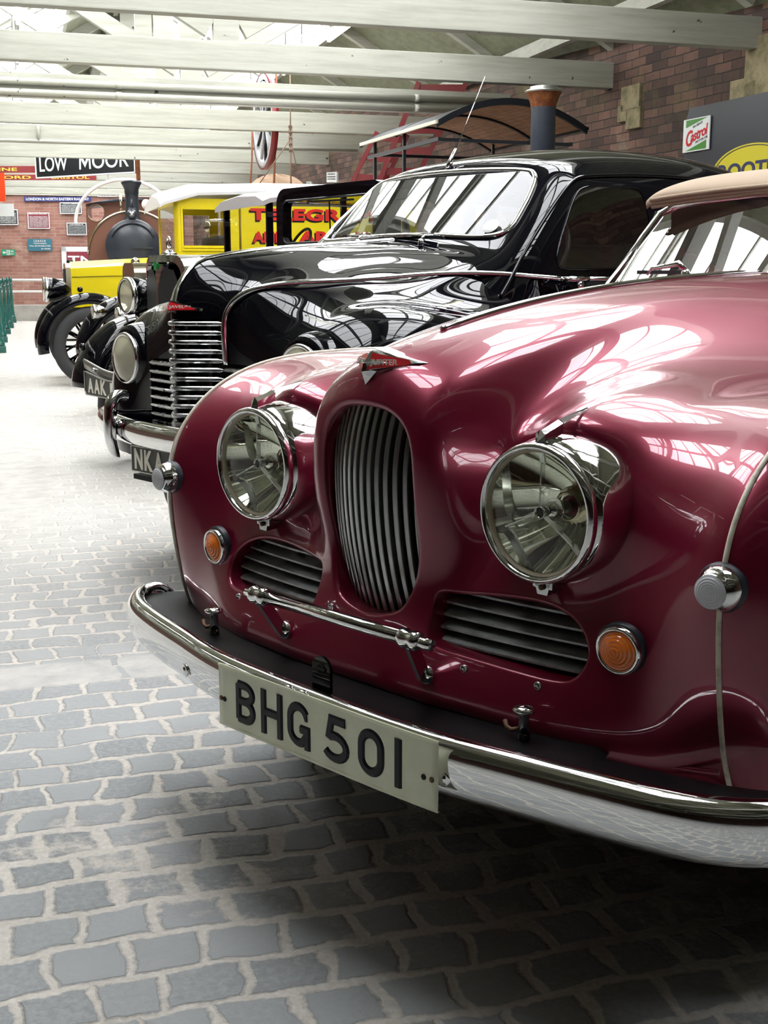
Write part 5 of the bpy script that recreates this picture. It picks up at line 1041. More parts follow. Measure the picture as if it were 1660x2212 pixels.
m = MB(); loft(m, [[(x, y, z) for x, z in [(-.62, zt-.07), (-.62, zt-.035), (-.45, zt+.01), (0, zt+.03), (.45, zt+.01), (.62, zt-.035), (.62, zt-.07), (.5, zt-.065), (-.5, zt-.065)]] for y, zt in ((.92, 1.735), (.98, 1.76), (1.3, 1.80), (2.0, 1.81), (2.6, 1.79), (2.65, 1.77))], True, True); m.build('roof', 'grey_roof', cb, sharp=50)
m = MB(); m.add([(-.53, .995, 1.30), (.53, .995, 1.30), (.53, .995, 1.69), (-.53, .995, 1.69)], [(0, 1, 2, 3)]); m.build('windscreen', 'glass', cb)
m = MB(); m.tube([(-.53, .99, 1.32), (.53, .99, 1.32)], .012, 8); m.build('windscreen_rail', 'chrome', cb)
m = MB(); m.tube([(-.54, .98, 1.60), (-.60, .92, 1.605), (-.70, .86, 1.60)], .010, 8); mr = m.build('mirror_arm', 'chrome', cb); m = MB(); m.lathe([(.0, .02), (.03, .015), (.045, .0), (.04, -.005), (0, -.005)], (-.66, .86, 1.55), (-.4, 1, -.1), 20); m.build('driving_mirror', 'brass', mr)
m = MB(); m.tube([(.25+.19*math.cos(a), 1.35+.08*math.sin(a), 1.36+.15*math.sin(a)) for a in np.linspace(0, 2*PI, 30, endpoint=False)], .012, 8, closed=True); m.build('steering_wheel', 'interior', cb)
# ---- yellow delivery van
cv = thing('delivery_van', 'yellow vintage van lettered TELEGRAPH AND ARGUS in red with white roof', 'van', (-3.44, 13.3, 0), math.radians(17-90))
m = MB(); loft(m, [[(x, y, z) for x, z in rounded(.27, .26, .78, 1.26, .05, 5)] for y in (.0, .055)], True, True); m.build('radiator_shell', 'brass', cv, sharp=40)
m = MB(); m.box((0, -.004, 1.0), (.42, .012, .40)); m.build('radiator_core', 'core', cv)
MB().lathe([(.035, 1.26), (.035, 1.29), (.0, 1.30)], (0, .06, 0), (0, 0, 1), 16).build('radiator_cap', 'black_dull', cv)
m = MB(); loft(m, [[(x, y, z) for x, z in [(-w, .80), (w, .80), (w, zt-.07), (w*.72, zt), (-w*.72, zt), (-w, zt-.07)]] for y, w, zt in ((.05, .27, 1.275), (1.08, .38, 1.33))], True, True); m.build('bonnet', 'yellow', cv, sharp=20)
m = MB(); m.bar((.275, .06, 1.115), (.39, 1.08, 1.14), .002, .006); m.build('bonnet_crease', 'dark', cv)
for s in (1, -1):
    mudguard('front_mudguard', cv, s*.62, .20, .42, .54, .22, 12, 190); wheel('wheel', cv, s*.66, .22, .41, .13, spokes=12, rim='black', side=s); lamp(cv, Vector((s*.42, -.22, .985)), .125, .26, 'black')
    wheel('wheel', cv, s*.66, 3.1, .42, .13, spokes=12, rim='black', side=s); mudguard('rear_mudguard', cv, s*.70, 3.1, .42, .54, .24, 0, 180)
    MB().box((s*.62, 1.5, .42), (.24, 2.0, .03)).build('running_board', 'black_dull', cv)
    MB().ball((s*.60, .12, .99), .03, 12).build('side_lamp', 'black', cv)
# cab: yellow frame with real window openings
def frame_panel(mb, fr_, x0, x1, z0, z1, holes, t=.04):
    """flat panel with rectangular openings, built from strips"""
    xs = sorted({x0, x1, *[h[0] for h in holes], *[h[1] for h in holes]}); zs_ = sorted({z0, z1, *[h[2] for h in holes], *[h[3] for h in holes]})
    for a, b in zip(xs, xs[1:]):
        for c, d in zip(zs_, zs_[1:]):
            cx, cz = (a+b)/2, (c+d)/2
            if any(h[0] < cx < h[1] and h[2] < cz < h[3] for h in holes): continue
            mb.add([fr_(x, z, y) for y in (0, t) for x, z in ((a, c), (b, c), (b, d), (a, d))], [(0, 1, 2, 3), (7, 6, 5, 4), (0, 4, 5, 1), (1, 5, 6, 2), (2, 6, 7, 3), (3, 7, 4, 0)], False)
m = MB(); frame_panel(m, lambda x, z, y: (x, 1.10+y, z), -.70, .70, .85, 1.92, [(-.64, .64, 1.38, 1.86)]); m.build('cab_front', 'yellow', cv)
for s in (1, -1):
    m = MB(); frame_panel(m, lambda x, z, y: (s*(.70-y), x, z), 1.10, 1.78, .55, 1.92, [(1.19, 1.68, 1.44, 1.81)]); dd = m.build('door', 'yellow', cv)
    m = MB(); [m.bar((s*.712, a, z), (s*.712, b, z), .012, .016) for a, b, z in ((1.17, 1.70, 1.425), (1.17, 1.70, 1.395))]; m.bar((s*.712, 1.18, 1.40), (s*.712, 1.18, 1.84), .012, .016, (0, 1, 0)); m.build('window_beading', 'yellow', dd)
    m = MB(); m.add([(s*.69, 1.19, 1.44), (s*.69, 1.68, 1.44), (s*.69, 1.68, 1.81), (s*.69, 1.19, 1.81)], [(0, 1, 2, 3)]); m.build('door_glass', 'glass', dd)
m = MB(); m.add([(-.64, 1.11, 1.38), (.64, 1.11, 1.38), (.64, 1.11, 1.86), (-.64, 1.11, 1.86)], [(0, 1, 2, 3)]); m.build('windscreen', 'screen_glass', cv)
m = MB(); m.bbox((0, 2.78, 1.22), (1.44, 1.96, 1.40), .02); bx = m.build('van_body', 'yellow', cv)
for nm, off, mt in (('lettering_shadow', .018, 'char'), ('lettering', 0, 'red_text')):
    for wd, y0, z0, ww, hh in (('TELEGRAPH', 1.90, 1.705, 1.50, .125), ('AND', 1.92, 1.475, .36, .115), ('ARGUS', 2.42, 1.475, .80, .125)):
        m = MB(); text(m, wd, (.7215+(0 if off else .002), y0-off*.9, z0-off), (0, 1, 0), (0, 0, 1), ww, hh, .001, .045, 1.05); m.build(nm, mt, bx)
m = MB(); loft(m, [[(x, y, z) for x, z in [(-.76, zt-.10), (-.76, zt-.07), (-.55, zt+.00), (0, zt+.06), (.55, zt+.00), (.76, zt-.07), (.76, zt-.10), (.6, zt-.09), (-.6, zt-.09)]] for y, zt in ((.95, 1.92), (1.0, 1.95), (1.35, 2.05), (2.2, 2.08), (3.75, 2.08), (3.8, 2.06))], True, True); M['roof_white'] = mat('chalky_white_roof', (.62, .60, .60), .6); m.build('roof', 'roof_white', cv, sharp=40)
MB().bbox((0, 1.62, 1.25), (1.2, .10, .6), .03).build('seat', 'interior', cv)
# ---- saddle-tank locomotive seen head on
LO = at(288, 533, 21.5); lo = thing('steam_locomotive', 'brown tank engine with blue-black round smokebox and tall flared chimney, seen head on', 'locomotive', (LO.x, LO.y, 0), math.radians(10))
zc = LO.z
m = MB(); m.lathe([(.0, -.075), (.20, -.07), (.34, -.05), (.36, -.035), (.455, -.03), (.47, -.01), (.47, .9)], (0, 0, zc), (0, 1, 0), 56, False, True); m.build('smokebox', 'loco_black', lo)
m = MB(); m.bar((-.02, -.09, zc-.02), (.34, -.085, zc-.02), .02, .03); m.bar((.22, -.08, zc-.16), (.34, -.07, zc-.16), .02, .02); m.build('smokebox_door_strap', 'loco_black', lo)
m = MB(); m.ball((0, -.1, zc-.22), .03, 10); m.build('smokebox_handle', 'steel', lo)
m = MB(); m.tube([(.40*math.cos(a), -.05, zc+.40*math.sin(a)) for a in np.linspace(math.radians(25), math.radians(155), 24)], .016, 8); m.build('handrail', 'loco_black', lo)
m = MB(); pr = [(.78*math.cos(a), zc-.12+.74*math.sin(a)) for a in np.linspace(0, PI, 30)]; m.prism([(x, z) for x, z in pr]+[(-.78, zc-.35), (.78, zc-.35)], .35, 2.6); m.build('saddle_tank', 'loco_brown', lo)
m = MB(); m.tube([(x*1.0, .345, z) for x, z in pr], .02, 8); m.build('tank_beading', 'brass', lo)
m = MB(); ch_ = [(.62*math.cos(a), zc-.10+.58*math.sin(a)) for a in np.linspace(0, PI, 30)]
hc = (-.66, .50); bw = .92; top = [(x, 2.44+.10*(1-(x/bw)**2)) for x in np.linspace(bw, -bw, 15)]
cabp = MB(); hole_n = 20
def ring_panel(mb, outer, c, r, y, fr=None):
    """panel between an outline quarter and a round spectacle hole"""
    n = 32; C_ = [(c[0]+r*math.cos(2*PI*k/n), c[1]+r*math.sin(2*PI*k/n)) for k in range(n)]; O_ = []
    x0, x1, z0, z1 = outer
    for k in range(n):
        dx, dz = math.cos(2*PI*k/n), math.sin(2*PI*k/n); t = min((x1-c[0])/dx if dx > 1e-6 else ((x0-c[0])/dx if dx < -1e-6 else 9), (z1-c[1])/dz if dz > 1e-6 else ((z0-c[1])/dz if dz < -1e-6 else 9)); O_.append((c[0]+dx*t, c[1]+dz*t))
    V = [(x, y, z) for x, z in C_+O_]; mb.add(V, [(k, (k+1) % n, n+(k+1) % n, n+k) for k in range(n)], False)
    for cxn in ((x0, z0), (x1, z0), (x1, z1), (x0, z1)):
        k = min(range(n), key=lambda i: abs(math.atan2(O_[i][1]-c[1], O_[i][0]-c[0])-math.atan2(cxn[1]-c[1], cxn[0]-c[0])))
    return O_
m = MB()
for s in (1, -1):
    ring_panel(m, (min(s*.52, s*.92), max(s*.52, s*.92), 1.95, 2.45), (s*.74, 2.30), .15, 2.62)
m.box((0, 2.63, 2.2), (1.04, .02, .5)); m.box((0, 2.63, 1.45), (1.84, .02, 1.0)); m.prism([(x, z) for x, z in top]+[(-bw, 2.43), (bw, 2.43)], 2.62, 2.66); m.build('cab_front', 'loco_brown', lo)
for s in (1, -1):
    MB().box((s*.92, 3.4, 1.7), (.02, 1.5, 1.5)).build('cab_side', 'loco_brown', lo); m = MB(); m.lathe([(.15, 0), (.16, -.015), (.165, 0)], (s*.74, 2.62, 2.30), (0, 1, 0), 28, False, False); m.build('spectacle_rim', 'brass', lo)
    MB().lathe([(.0, .0), (.18, 0), (.18, .06), (.09, .08), (.09, .4)], (s*.6, -.6, 1.0), (0, 1, 0), 24).build('buffer', 'loco_black', lo)
    m = MB(); m.lathe([(.45, -.06), (.50, -.06), (.50, .06), (.45, .06)], (s*.72, .8, .5), (1, 0, 0), 32); m.build('driving_wheel', 'loco_black', lo)
m = MB(); loft(m, [[(x, y, z) for x, z in [(-.93, 2.45), (-.5, 2.545), (0, 2.575), (.5, 2.545), (.93, 2.45), (0, 2.54)]] for y in (2.5, 4.2)], True, True); m.build('cab_roof', 'loco_black', lo)
m = MB(); m.box((0, .0, 1.02), (1.9, .35, .30)); m.box((0, 2.0, 1.05), (1.8, 4.2, .12)); m.build('running_plate', 'loco_black', lo)
m = MB(); m.lathe([(.26, .30), (.16, .44), (.125, .52), (.112, .92), (.12, .98), (.155, 1.05), (.175, 1.085), (.175, 1.12), (.13, 1.13), (.12, .9)], (0, .30, zc), (0, 0, 1), 40, False, False); m.build('chimney', 'loco_black', lo)
m = MB(); m.lathe([(.07, 0), (.085, .05), (.06, .09)], (0, .02, zc+.55), (0, -1, 0), 24); m.bbox((0, .06, zc+.56), (.14, .12, .20), .03); m.lathe([(.04, 0), (.02, .10), (.0, .16)], (0, .06, zc+.65), (0, 0, 1), 12); ll = m.build('head_lamp', 'loco_black', lo); MB().lathe([(.05, 0), (0, .005)], (0, -.07, zc+.55), (0, -1, 0), 20).build('lamp_lens', 'mirror', ll)
MB().tube([(-.20, .6, zc+.5), (-.20, .6, zc+.92)], .025, 10).build('whistle_pipe', 'brass', lo); MB().ball((.22, 1.6, zc+.80), .08, 14, (1, 1, 1.2)).build('safety_valve', 'white', lo)
# ---- white hoop on the far wall
def back_pt(px, py, off=.0):
    p = at(px, py, 1.0); c = Vector((0, 0, HC)); d = p-c; t = (RB-off-RR.dot(c))/RR.dot(d); return c+d*t
Yh = 22.95; c0 = at(271, 482, Yh); R_hoop = (at(271, 388, Yh)-c0).length; CV = Vector((1, 0, 0)); m = MB()
m.tube([c0+CV*(R_hoop*1.18*math.cos(a))+Vector((0, 0, R_hoop*math.sin(a))) for a in np.linspace(0, PI, 60)]+[c0-CV*R_hoop*1.18-Vector((0, 0, .02))], .032, 12)
ho_ = m.build('white_hoop', 'white'); tag(ho_, 'large white half-round hoop arching over the locomotive chimney', 'hoop')
for a in (.4, .6): q = c0+CV*(R_hoop*1.18*math.cos(a*PI))+Vector((0, 0, R_hoop*math.sin(a*PI))); MB().tube([q, Vector((q.x, q.y, 3.15))], .006, 6).build('hanger', 'steel', ho_)
# ---- steam roller chimney and canopy
ro = thing('steam_roller', 'steam roller with blue-black chimney, rusty flared rim and arched plank canopy', 'steam roller', (1.385, 11.0, 0), math.atan2(.344, .939))
m = MB(); m.lathe([(.116, 1.2), (.106, 2.53), (.108, 2.57)], (0, 0, 0), (0, 0, 1), 48, True, False); m.build('chimney', 'smoke_blue', ro)
m = MB(); m.lathe([(.108, 2.565), (.118, 2.61), (.14, 2.665), (.156, 2.688)], (0, 0, 0), (0, 0, 1), 48, False, False); m.build('chimney_flare', 'rust_band', ro)
m = MB(); m.lathe([(.156, 2.686), (.164, 2.695), (.156, 2.707), (.122, 2.710), (.120, 2.735), (.10, 2.74), (.10, 2.4)], (0, 0, 0), (0, 0, 1), 48, False, False); m.build('chimney_rim', 'dull_nickel', ro)
m = MB(); m.lathe([(0, -.35), (.40, -.35), (.42, -.3), (.42, 1.5)], (0, .1, 1.15), (0, 1, 0), 40); m.build('boiler', 'smoke_blue', ro)
m = MB(); m.lathe([(.0, -.5), (.45, -.5), (.45, .5), (0, .5)], (0, -.05, .45), (1, 0, 0), 36); m.build('front_roll', 'loco_black', ro)
for s in (1, -1): m = MB(); m.lathe([(.55, -.14), (.62, -.14), (.62, .14), (.55, .14)], (s*.62, 2.2, .62), (1, 0, 0), 40); m.tube([(s*.62, 2.2-.56, .62), (s*.62, 2.2+.56, .62)], .04, 8); m.tube([(s*.62, 2.2, .06), (s*.62, 2.2, 1.18)], .04, 8); m.build('rear_wheel', 'loco_black', ro)
cx0 = -.73; W_ = 1.50; y0, y1 = .82, 2.95
arch = lambda q: 2.525+.215*(1-(2*q-1)**2)
x_ = lambda q: cx0+.10+W_*q
m = MB()
for k in range(24):
    q0, q1 = k/24+.002, (k+1)/24-.002; m.add([(x_(q), y, arch(q)+dz) for y in (y0+.04, y1) for q in (q0, q1) for dz in (-.012, .004)], [(0, 1, 3, 2), (4, 6, 7, 5), (0, 4, 5, 1), (2, 3, 7, 6), (0, 2, 6, 4), (1, 5, 7, 3)], False)
cp = m.build('canopy_planking', 'wood', ro)
m = MB(); m.grid([[(x_(q), y, arch(q)+.012) for y in np.linspace(y0, y1, 4)] for q in np.linspace(-.02, 1.02, 26)]); m.build('canopy_skin', 'char', cp)
for nm, y, mt in (('front_arch', y0, 'char'), ('middle_arch', (y0+y1)/2, 'char'), ('rear_arch', y1, 'char')):
    m = MB(); G = [(x_(q), arch(q)+.015) for q in np.linspace(-.02, 1.02, 30)]; m.prism(G+[(x, z-(.06 if nm == 'front_arch' else .045)) for x, z in G[::-1]], y, y+.04); m.build(nm, mt, cp)
for q in (-.02, 1.02):
    m = MB(); m.bar((x_(q), y0, arch(q)+.005), (x_(q), y1, arch(q)+.005), .03, .03); m.build('canopy_edge', 'cream' if q < 0 else 'char', cp)
for q, y in ((.04, (y0+y1)/2), (.04, y1-.2), (.96, y1-.2)): MB().bar((x_(q), y, .9), (x_(q), y, arch(q)), .03, .03, (0, 1, 0)).build('canopy_post', 'loco_black', ro)
for z in (2.38,): 
    for q in (.04, .96): MB().bar((x_(q), y0+.15, z), (x_(q), y1, z), .03, .035).build('canopy_rail', 'loco_black', ro)
for y in (y0+.2, y1-.3): MB().bar((x_(.04), y, 2.38), (x_(.96), y, 2.38), .022, .03).build('canopy_tie', 'loco_black', ro)
# ---- red ladders
def ladder(lab, A0, A1, B0, B1, Y, n, dy=.0, w=.05, ext=None):
    t = thing('ladder', lab, 'ladder', (0, 0, 0), 0)
    a0, a1, b0, b1 = at(*A0, Y), at(*A1, Y), at(*B0, Y+dy), at(*B1, Y+dy); k = a0.z/(a1.z-a0.z); a00 = a0-(a1-a0)*k; k = b0.z/(b1.z-b0.z); b00 = b0-(b1-b0)*k; base = (a00+b00)/2; base.z = 0; t.location = base
    MB().bar(a00-base, a1-base, w, w*1.7, (0, 1, 0)).build('stile', 'red_frame', t); MB().bar(b00-base, b1-base, w, w*1.7, (0, 1, 0)).build('stile', 'red_frame', t)
    for i in range(n): q = .05+.93*i/(n-1); MB().bar(a00+(a1-a00)*q-base, b00+(b1-b00)*q-base, .05, .085).build('rung', 'red_frame', t)
    return t
ladder('tall red wheeled ladder leaning up behind the canopy', (827, 375), (905, 178), (920, 345), (1008, 178), 15.7, 14, .0, .06)
ladder('shorter red ladder section standing left of the tall red ladder', (762, 392), (815, 285), (832, 392), (882, 292), 15.9, 12, .0, .05)
# ---- canvas-covered load, hoisting ropes and spare wheel hung from the roof
tc_ = at(598, 400, 17.6); m = MB(); G = []
for z_, r_ in ((0, .52), (.6, .5), (1.6, .5), (2.15, .47), (2.36, .38), (2.47, .22), (2.5, .02)):
    G.append([(r_*math.cos(a)*(1+.06*math.sin(5*a)+.04*math.sin(9*a+z_*4)), r_*.8*math.sin(a)*(1+.05*math.cos(7*a)), z_+.03*math.sin(3*a)*(1 if z_ > 1 else 0)) for a in np.linspace(0, 2*PI, 49)])
SS = Surf(G, fit=2); m.grid(SS.grid(np.linspace(0, 6, 40), np.linspace(0, 48, 120)), flip=True); M['sack'] = mat('brown_canvas', (.40, .27, .18), .9, bump=(8, .6, .04)); o = m.build('covered_load', 'sack'); o.location = (tc_.x, tc_.y, 0); tag(o, 'tall load under brown canvas showing above the van roof', 'tarpaulin')
Yr = 17.3
hw_c = at(573, 262, Yr); t = thing('hanging_wheel', 'big spoked wheel with red rim hung among the roof beams', 'wheel', (hw_c.x, hw_c.y, hw_c.z), math.radians(-72))
Rw = .64; m = MB(); m.lathe([(Rw-.10, -.035), (Rw-.02, -.04), (Rw-.02, .04), (Rw-.10, .035), (Rw-.10, -.035)], (0, 0, 0), (0, 1, 0), 48, False, False); M['pale_grey'] = mat('pale_grey_paint', (.45, .45, .46), .5); m.build('felloe', 'pale_grey', t)
m = MB(); m.lathe([(Rw-.02, -.045), (Rw, -.045), (Rw, .045), (Rw-.02, .045)], (0, 0, 0), (0, 1, 0), 48, False, False); m.build('tyre_band', 'red_frame', t)
m = MB(); m.lathe([(.0, -.10), (.09, -.10), (.11, 0), (.09, .10), (0, .10)], (0, 0, 0), (0, 1, 0), 24); m.build('hub', 'pale_grey', t)
for k in range(12): a = 2*PI*k/12; MB().tube([(.09*math.cos(a), 0, .09*math.sin(a)), ((Rw-.09)*math.cos(a), 0, (Rw-.09)*math.sin(a))], .022, 8).build('spoke', 'char' if k % 2 else 'pale_grey', t)
for (x0_, y0_, x1_, y1_, mt, lab, r_) in ((597, 160, 592, 402, 'orange_rope', 'orange rope hanging just right of the red-rimmed wheel', .014), (545, 285, 541, 400, 'orange_rope', 'orange rope hanging just left of the red-rimmed wheel', .012)):
    A, B = at(x0_, y0_, Yr-.25), at(x1_, y1_, Yr-.25); tag(MB().tube([A, (A+B)/2+Vector((.01, 0, 0)), B], r_, 8).build('rope', mt), lab, 'rope')
Yk = 15.4
A = at(627, 158, Yk); B = at(628, 300, Yk); m = MB(); m.tube([A, B], .009, 6); 
for k in range(9): m.tube([(B.x+.016*math.cos(a), B.y+.014*math.sin(a)*(1 if k % 2 else -1), B.z+.14-.035*k+.02*math.sin(a)) for a in np.linspace(0, 2*PI, 12, endpoint=False)], .009, 6, closed=True)
for tx, ty in ((629, 402), (560, 398), (642, 365)): m.tube([B, at(tx, ty, Yk+.05)], .011 if tx == 629 else .007, 6)
tag(m.build('knotted_rope', 'rope'), 'knotted grey-brown rope and chain spreading into three strands below the beam', 'rope')
# ---- bollards along the channel
def bollard():
    t = thing('bollard', 'dark green cast-iron bollard in the row along the left edge', 'bollard', group='green bollards in a row')
    MB().bbox((0, 0, .05), (.17, .17, .10), .01).build('foot', 'green_b', t)
    MB().lathe([(.07, .10), (.075, .13), (.058, .16), (.05, .22), (.058, .24), (.045, .27), (.038, .50), (.045, .52), (.036, .55), (.030, .88), (.042, .90), (.042, .92), (.028, .94)], (0, 0, 0), (0, 0, 1), 20).build('shaft', 'green_b', t)
    MB().lathe([(.02, .94), (.036, .97), (.04, 1.01), (.03, 1.05), (.01, 1.08), (.0, 1.10)], (0, 0, 0), (0, 0, 1), 20).build('finial', 'green_b', t); return t
bl0 = bollard()
def ground(px, py): p = at(px, py, 1.0); d = p-Vector((0, 0, HC)); return Vector((0, 0, HC))+d*(HC/-d.z)
for i, (px, py) in enumerate(((1.0, 762), (6, 739.5), (14, 721.5), (21.5, 708.7), (28, 697), (32.6, 688.5))):
    o = bl0 if i == 0 else copy_tree(bl0); p = ground(px, py); o.location = (p.x, p.y, 0); o.rotation_euler = (0, 0, HA)
# ---- rails before the far wall
for z, lab in ((1.0, 'upper of two pale rails running before the far brick wall'), (.72, 'lower of two pale rails running before the far brick wall')):
    o = MB().tube([(0, 0, 0), (7.2, 0, 0)], .03, 10).build('hand_rail', 'white'); o.location = hw(-1.6, RB-.9, z); o.rotation_euler = (0, 0, HA); tag(o, lab, 'rail')
    for x in (.2, 3.5, 6.8): MB().tube([(x, 0, 0), (x, 0, -.5 if z > .9 else -.72+.0)], .022, 8).build('rail_post', 'white', o) if z < .9 else None
# ---- boards and notices
def board(name, lab, cat, x0_, y0_, x1_, y1_, face, texts, border=None, off=.06, depth=.03, ptf=back_pt, X=None, group=None, th=.02):
    A = ptf(x0_, y1_, off); B = ptf(x1_, y1_, off); Cc_ = ptf(x0_, y0_, off); X = (B-A); w_ = X.length; X.normalize(); h_ = (Cc_-A).z; Y = Vector((0, 0, 1)); Nn = X.cross(Y).normalized()
    t = MB(); V = [A+X*a+Y*b+Nn*c for c in (0, -depth) for a, b in ((0, 0), (w_, 0), (w_, h_), (0, h_))]; base = A.copy()
    t.add([v-base for v in V], [(0, 1, 2, 3), (7, 6, 5, 4), (0, 4, 5, 1), (1, 5, 6, 2), (2, 6, 7, 3), (3, 7, 4, 0)], False); o = t.build(name, face); o.location = base; tag(o, lab, cat, group)
    if border:
        for k, (a, b, c, d) in enumerate(((0, 0, w_, th), (0, h_-th, w_, h_), (0, 0, th, h_), (w_-th, 0, w_, h_))):
            MB().add([X*p+Y*q+Nn*.006 for p, q in ((a, b), (c, b), (c, d), (a, d))], [(0, 1, 2, 3)], False).build('border', border, o)
    for body, a, b, ww, hh, mt in texts:
        m = MB(); text(m, body, X*(a*w_)+Y*(b*h_)+Nn*.006, X, Y, ww*w_, hh*h_, .002, .02); m.build('lettering', mt, o)
    return o, w_, h_, X, Nn
for k, c in (('navy', (.02, .03, .16)), ('notice_black', (.04, .045, .05)), ('notice_maroon', (.25, .03, .05)), ('teal', (.03, .16, .22)), ('exit_green', (.01, .30, .15)), ('board_grey', (.035, .038, .05)), ('vermilion', (.75, .06, .01)), ('sign_yellow', (.60, .52, .03)), ('castrol_green', (.05, .22, .03)), ('sign_white', (.72, .74, .74)), ('gold', (.75, .50, .05)), ('dk_blue', (.03, .035, .10)), ('name_black', (.008, .009, .012)), ('deep_red', (.20, .012, .015)), ('pale_board', (.62, .63, .62))): M[k] = mat(k+'_enamel', c, .4, 0, .15, .2)
board('railway_sign', 'long navy enamel sign reading LONDON & NORTH EASTERN RAILWAY', 'sign', 52, 425, 197, 435, 'navy', [('LONDON & NORTH EASTERN RAILWAY', .03, .22, .94, .56, 'sign_white')])
fine = lambda n, a=.08: [(random.choice(['NOTICE ANY PERSON WHO', 'TRESPASSES UPON THE', 'LINES OF RAILWAY OR', 'IS LIABLE TO A PENALTY', 'NOT EXCEEDING FORTY', 'SHILLINGS AND COSTS']), .08, .72-.60*i/(n-1)-.0, .84, .05, 'sign_white') for i in range(n)]
board('trespass_notice', 'black notice directly below the right end of the navy railway sign', 'notice', 130, 437, 177, 462, 'notice_black', [('RAILWAY COMPANY', .15, .84, .7, .08, 'sign_white')]+fine(8), 'sign_white')
board('trespass_notice', 'small black notice at the left edge of the locomotive cab', 'notice', 145, 481, 188, 508, 'notice_black', [('THIS ROAD IS', .12, .80, .7, .10, 'sign_white')]+fine(6), 'sign_white')
board('trespass_notice', 'black notice at far left, partly behind the pale board', 'notice', -18, 452, 40, 486, 'notice_black', fine(9), 'sign_white')
board('trespass_notice', 'maroon notice on the brick wall, headed MIDLAND RAILWAY', 'notice', 61, 459, 108, 494, 'notice_maroon', [('MIDLAND RAILWAY', .08, .88, .84, .07, 'sign_white')]+fine(9), 'sign_white')
board('trespass_sign', 'teal enamel sign headed L.D. & E.C.R. above the green exit sign', 'sign', 61, 516, 113, 542, 'teal', [('L.D.& E.C.R', .25, .76, .5, .15, 'sign_white'), ('TRESPASSERS', .22, .58, .56, .09, 'sign_white'), ('WILL BE PROSECUTED', .06, .36, .88, .11, 'sign_white'), ('BY ORDER', .55, .12, .38, .11, 'sign_white')])
o, w_, h_, X, Nn = board('fire_exit_sign', 'small green fire exit sign with white arrow on the far wall', 'sign', 4, 539, 33, 552, 'exit_green', [('FIRE', .64, .56, .26, .28, 'sign_white'), ('EXIT', .64, .14, .26, .28, 'sign_white')])
P2 = lambda a, b: X*(a*w_)+Vector((0, 0, b*h_))+Nn*.008
MB().add([P2(*p) for p in ((.06, .5), (.18, .8), (.18, .62), (.32, .62), (.32, .38), (.18, .38), (.18, .2))], [(0, 1, 2, 3, 4, 5, 6)], False).build('arrow', 'sign_white', o)
MB().add([P2(*p) for p in ((.36, .1), (.60, .1), (.60, .9), (.36, .9))], [(0, 1, 2, 3)], False).build('doorway_panel', 'sign_white', o)
m = MB(); Q = lambda a, b: P2(a, b)+Nn*.004
for pl_ in (((.46, .74), (.50, .74), (.50, .86), (.46, .86)), ((.44, .42), (.52, .46), (.52, .70), (.45, .70)), ((.39, .2), (.42, .16), (.50, .44), (.46, .46)), ((.50, .46), (.53, .42), (.57, .18), (.54, .16)), ((.38, .55), (.45, .62), (.45, .68), (.38, .62))): m.add([Q(*p) for p in pl_], [(0, 1, 2, 3)], False)
m.build('running_figure', 'exit_green', o)
board('station_sign', 'red sign with white letter T and thick white frame beside the yellow bonnet', 'sign', 135, 533, 235, 590, 'notice_maroon', [('TN', .13, .30, .55, .36, 'sign_white')], 'sign_white', th=.12)
board('plate', 'narrow black lettered plate just below the boarding, left of the chimney', 'sign', 211, 416, 252, 425, 'notice_black', [('STATION', .1, .25, .8, .5, 'sign_white')], 'sign_white')
fixY = lambda Y: (lambda px, py, off=0: at(px, py, Y))
board('pale_board', 'plain pale grey board at the left edge, in front of a black notice', 'board', -25, 440, 30, 467, 'pale_board', [], ptf=fixY(27.0))
board('orange_board', 'bright orange panel cut off by the left edge', 'board', -40, 370, 12, 435, 'vermilion', [], ptf=fixY(24.0))
def beam_pt(r): return lambda px, py, off=0: (lambda c, d: c+d*((r-RR.dot(c))/RR.dot(d)))(Vector((0, 0, HC)), at(px, py, 1.0)-Vector((0, 0, HC)))
board('destination_board', 'red board with gold letters INE, above the longer red board', 'sign', -50, 358.5, 76, 373, 'deep_red', [('LINE', .27, .25, .42, .5, 'gold')], ptf=beam_pt(23.5-.09))
board('destination_board', 'long red board with gold lettering ending BRISTOL, behind the station name board', 'sign', -90, 377, 208, 389, 'deep_red', [('BRADFORD', .04, .22, .48, .56, 'gold'), ('BRISTOL', .67, .22, .28, .56, 'gold')], ptf=beam_pt(25.9-.09))
# station name board hung on a slant between beams
A, B = at(78, 386, 22.3), at(293, 371, 21.05); X = (B-A); X.z = 0; w_ = X.length; X.normalize(); h_ = .46; Nn = X.cross(Vector((0, 0, 1)))
nb_ = thing('station_name_board', 'black station name board reading LOW MOOR in white letters', 'sign', A, math.atan2(X.y, X.x))
MB().box((w_/2, .02, h_/2), (w_, .04, h_)).build('panel', 'name_black', nb_)
for c, d in (((w_/2, -.004, .012), (w_, .01, .024)), ((w_/2, -.004, h_-.012), (w_, .01, .024)), ((.012, -.004, h_/2), (.024, .01, h_)), ((w_-.012, -.004, h_/2), (.024, .01, h_))): MB().box(c, d).build('border', 'sign_white', nb_)
for wd, x0_, ww in (('LOW', .045, .29), ('OOR', .585, .355)): m = MB(); text(m, wd, (x0_*w_, -.002, .11), (1, 0, 0), (0, 0, 1), ww*w_, .25, .004, .008); m.build('lettering', 'sign_white', nb_)
mw = .115*w_; MB().prism([(.455*w_+x, .11+z) for x, z in ((0, 0), (.035, 0), (.045, .17), (mw/2, .03), (mw-.045, .17), (mw-.035, 0), (mw, 0), (mw-.012, .25), (mw-.055, .25), (mw/2, .11), (.055, .25), (.012, .25))], -.006, .0).build('lettering', 'sign_white', nb_)
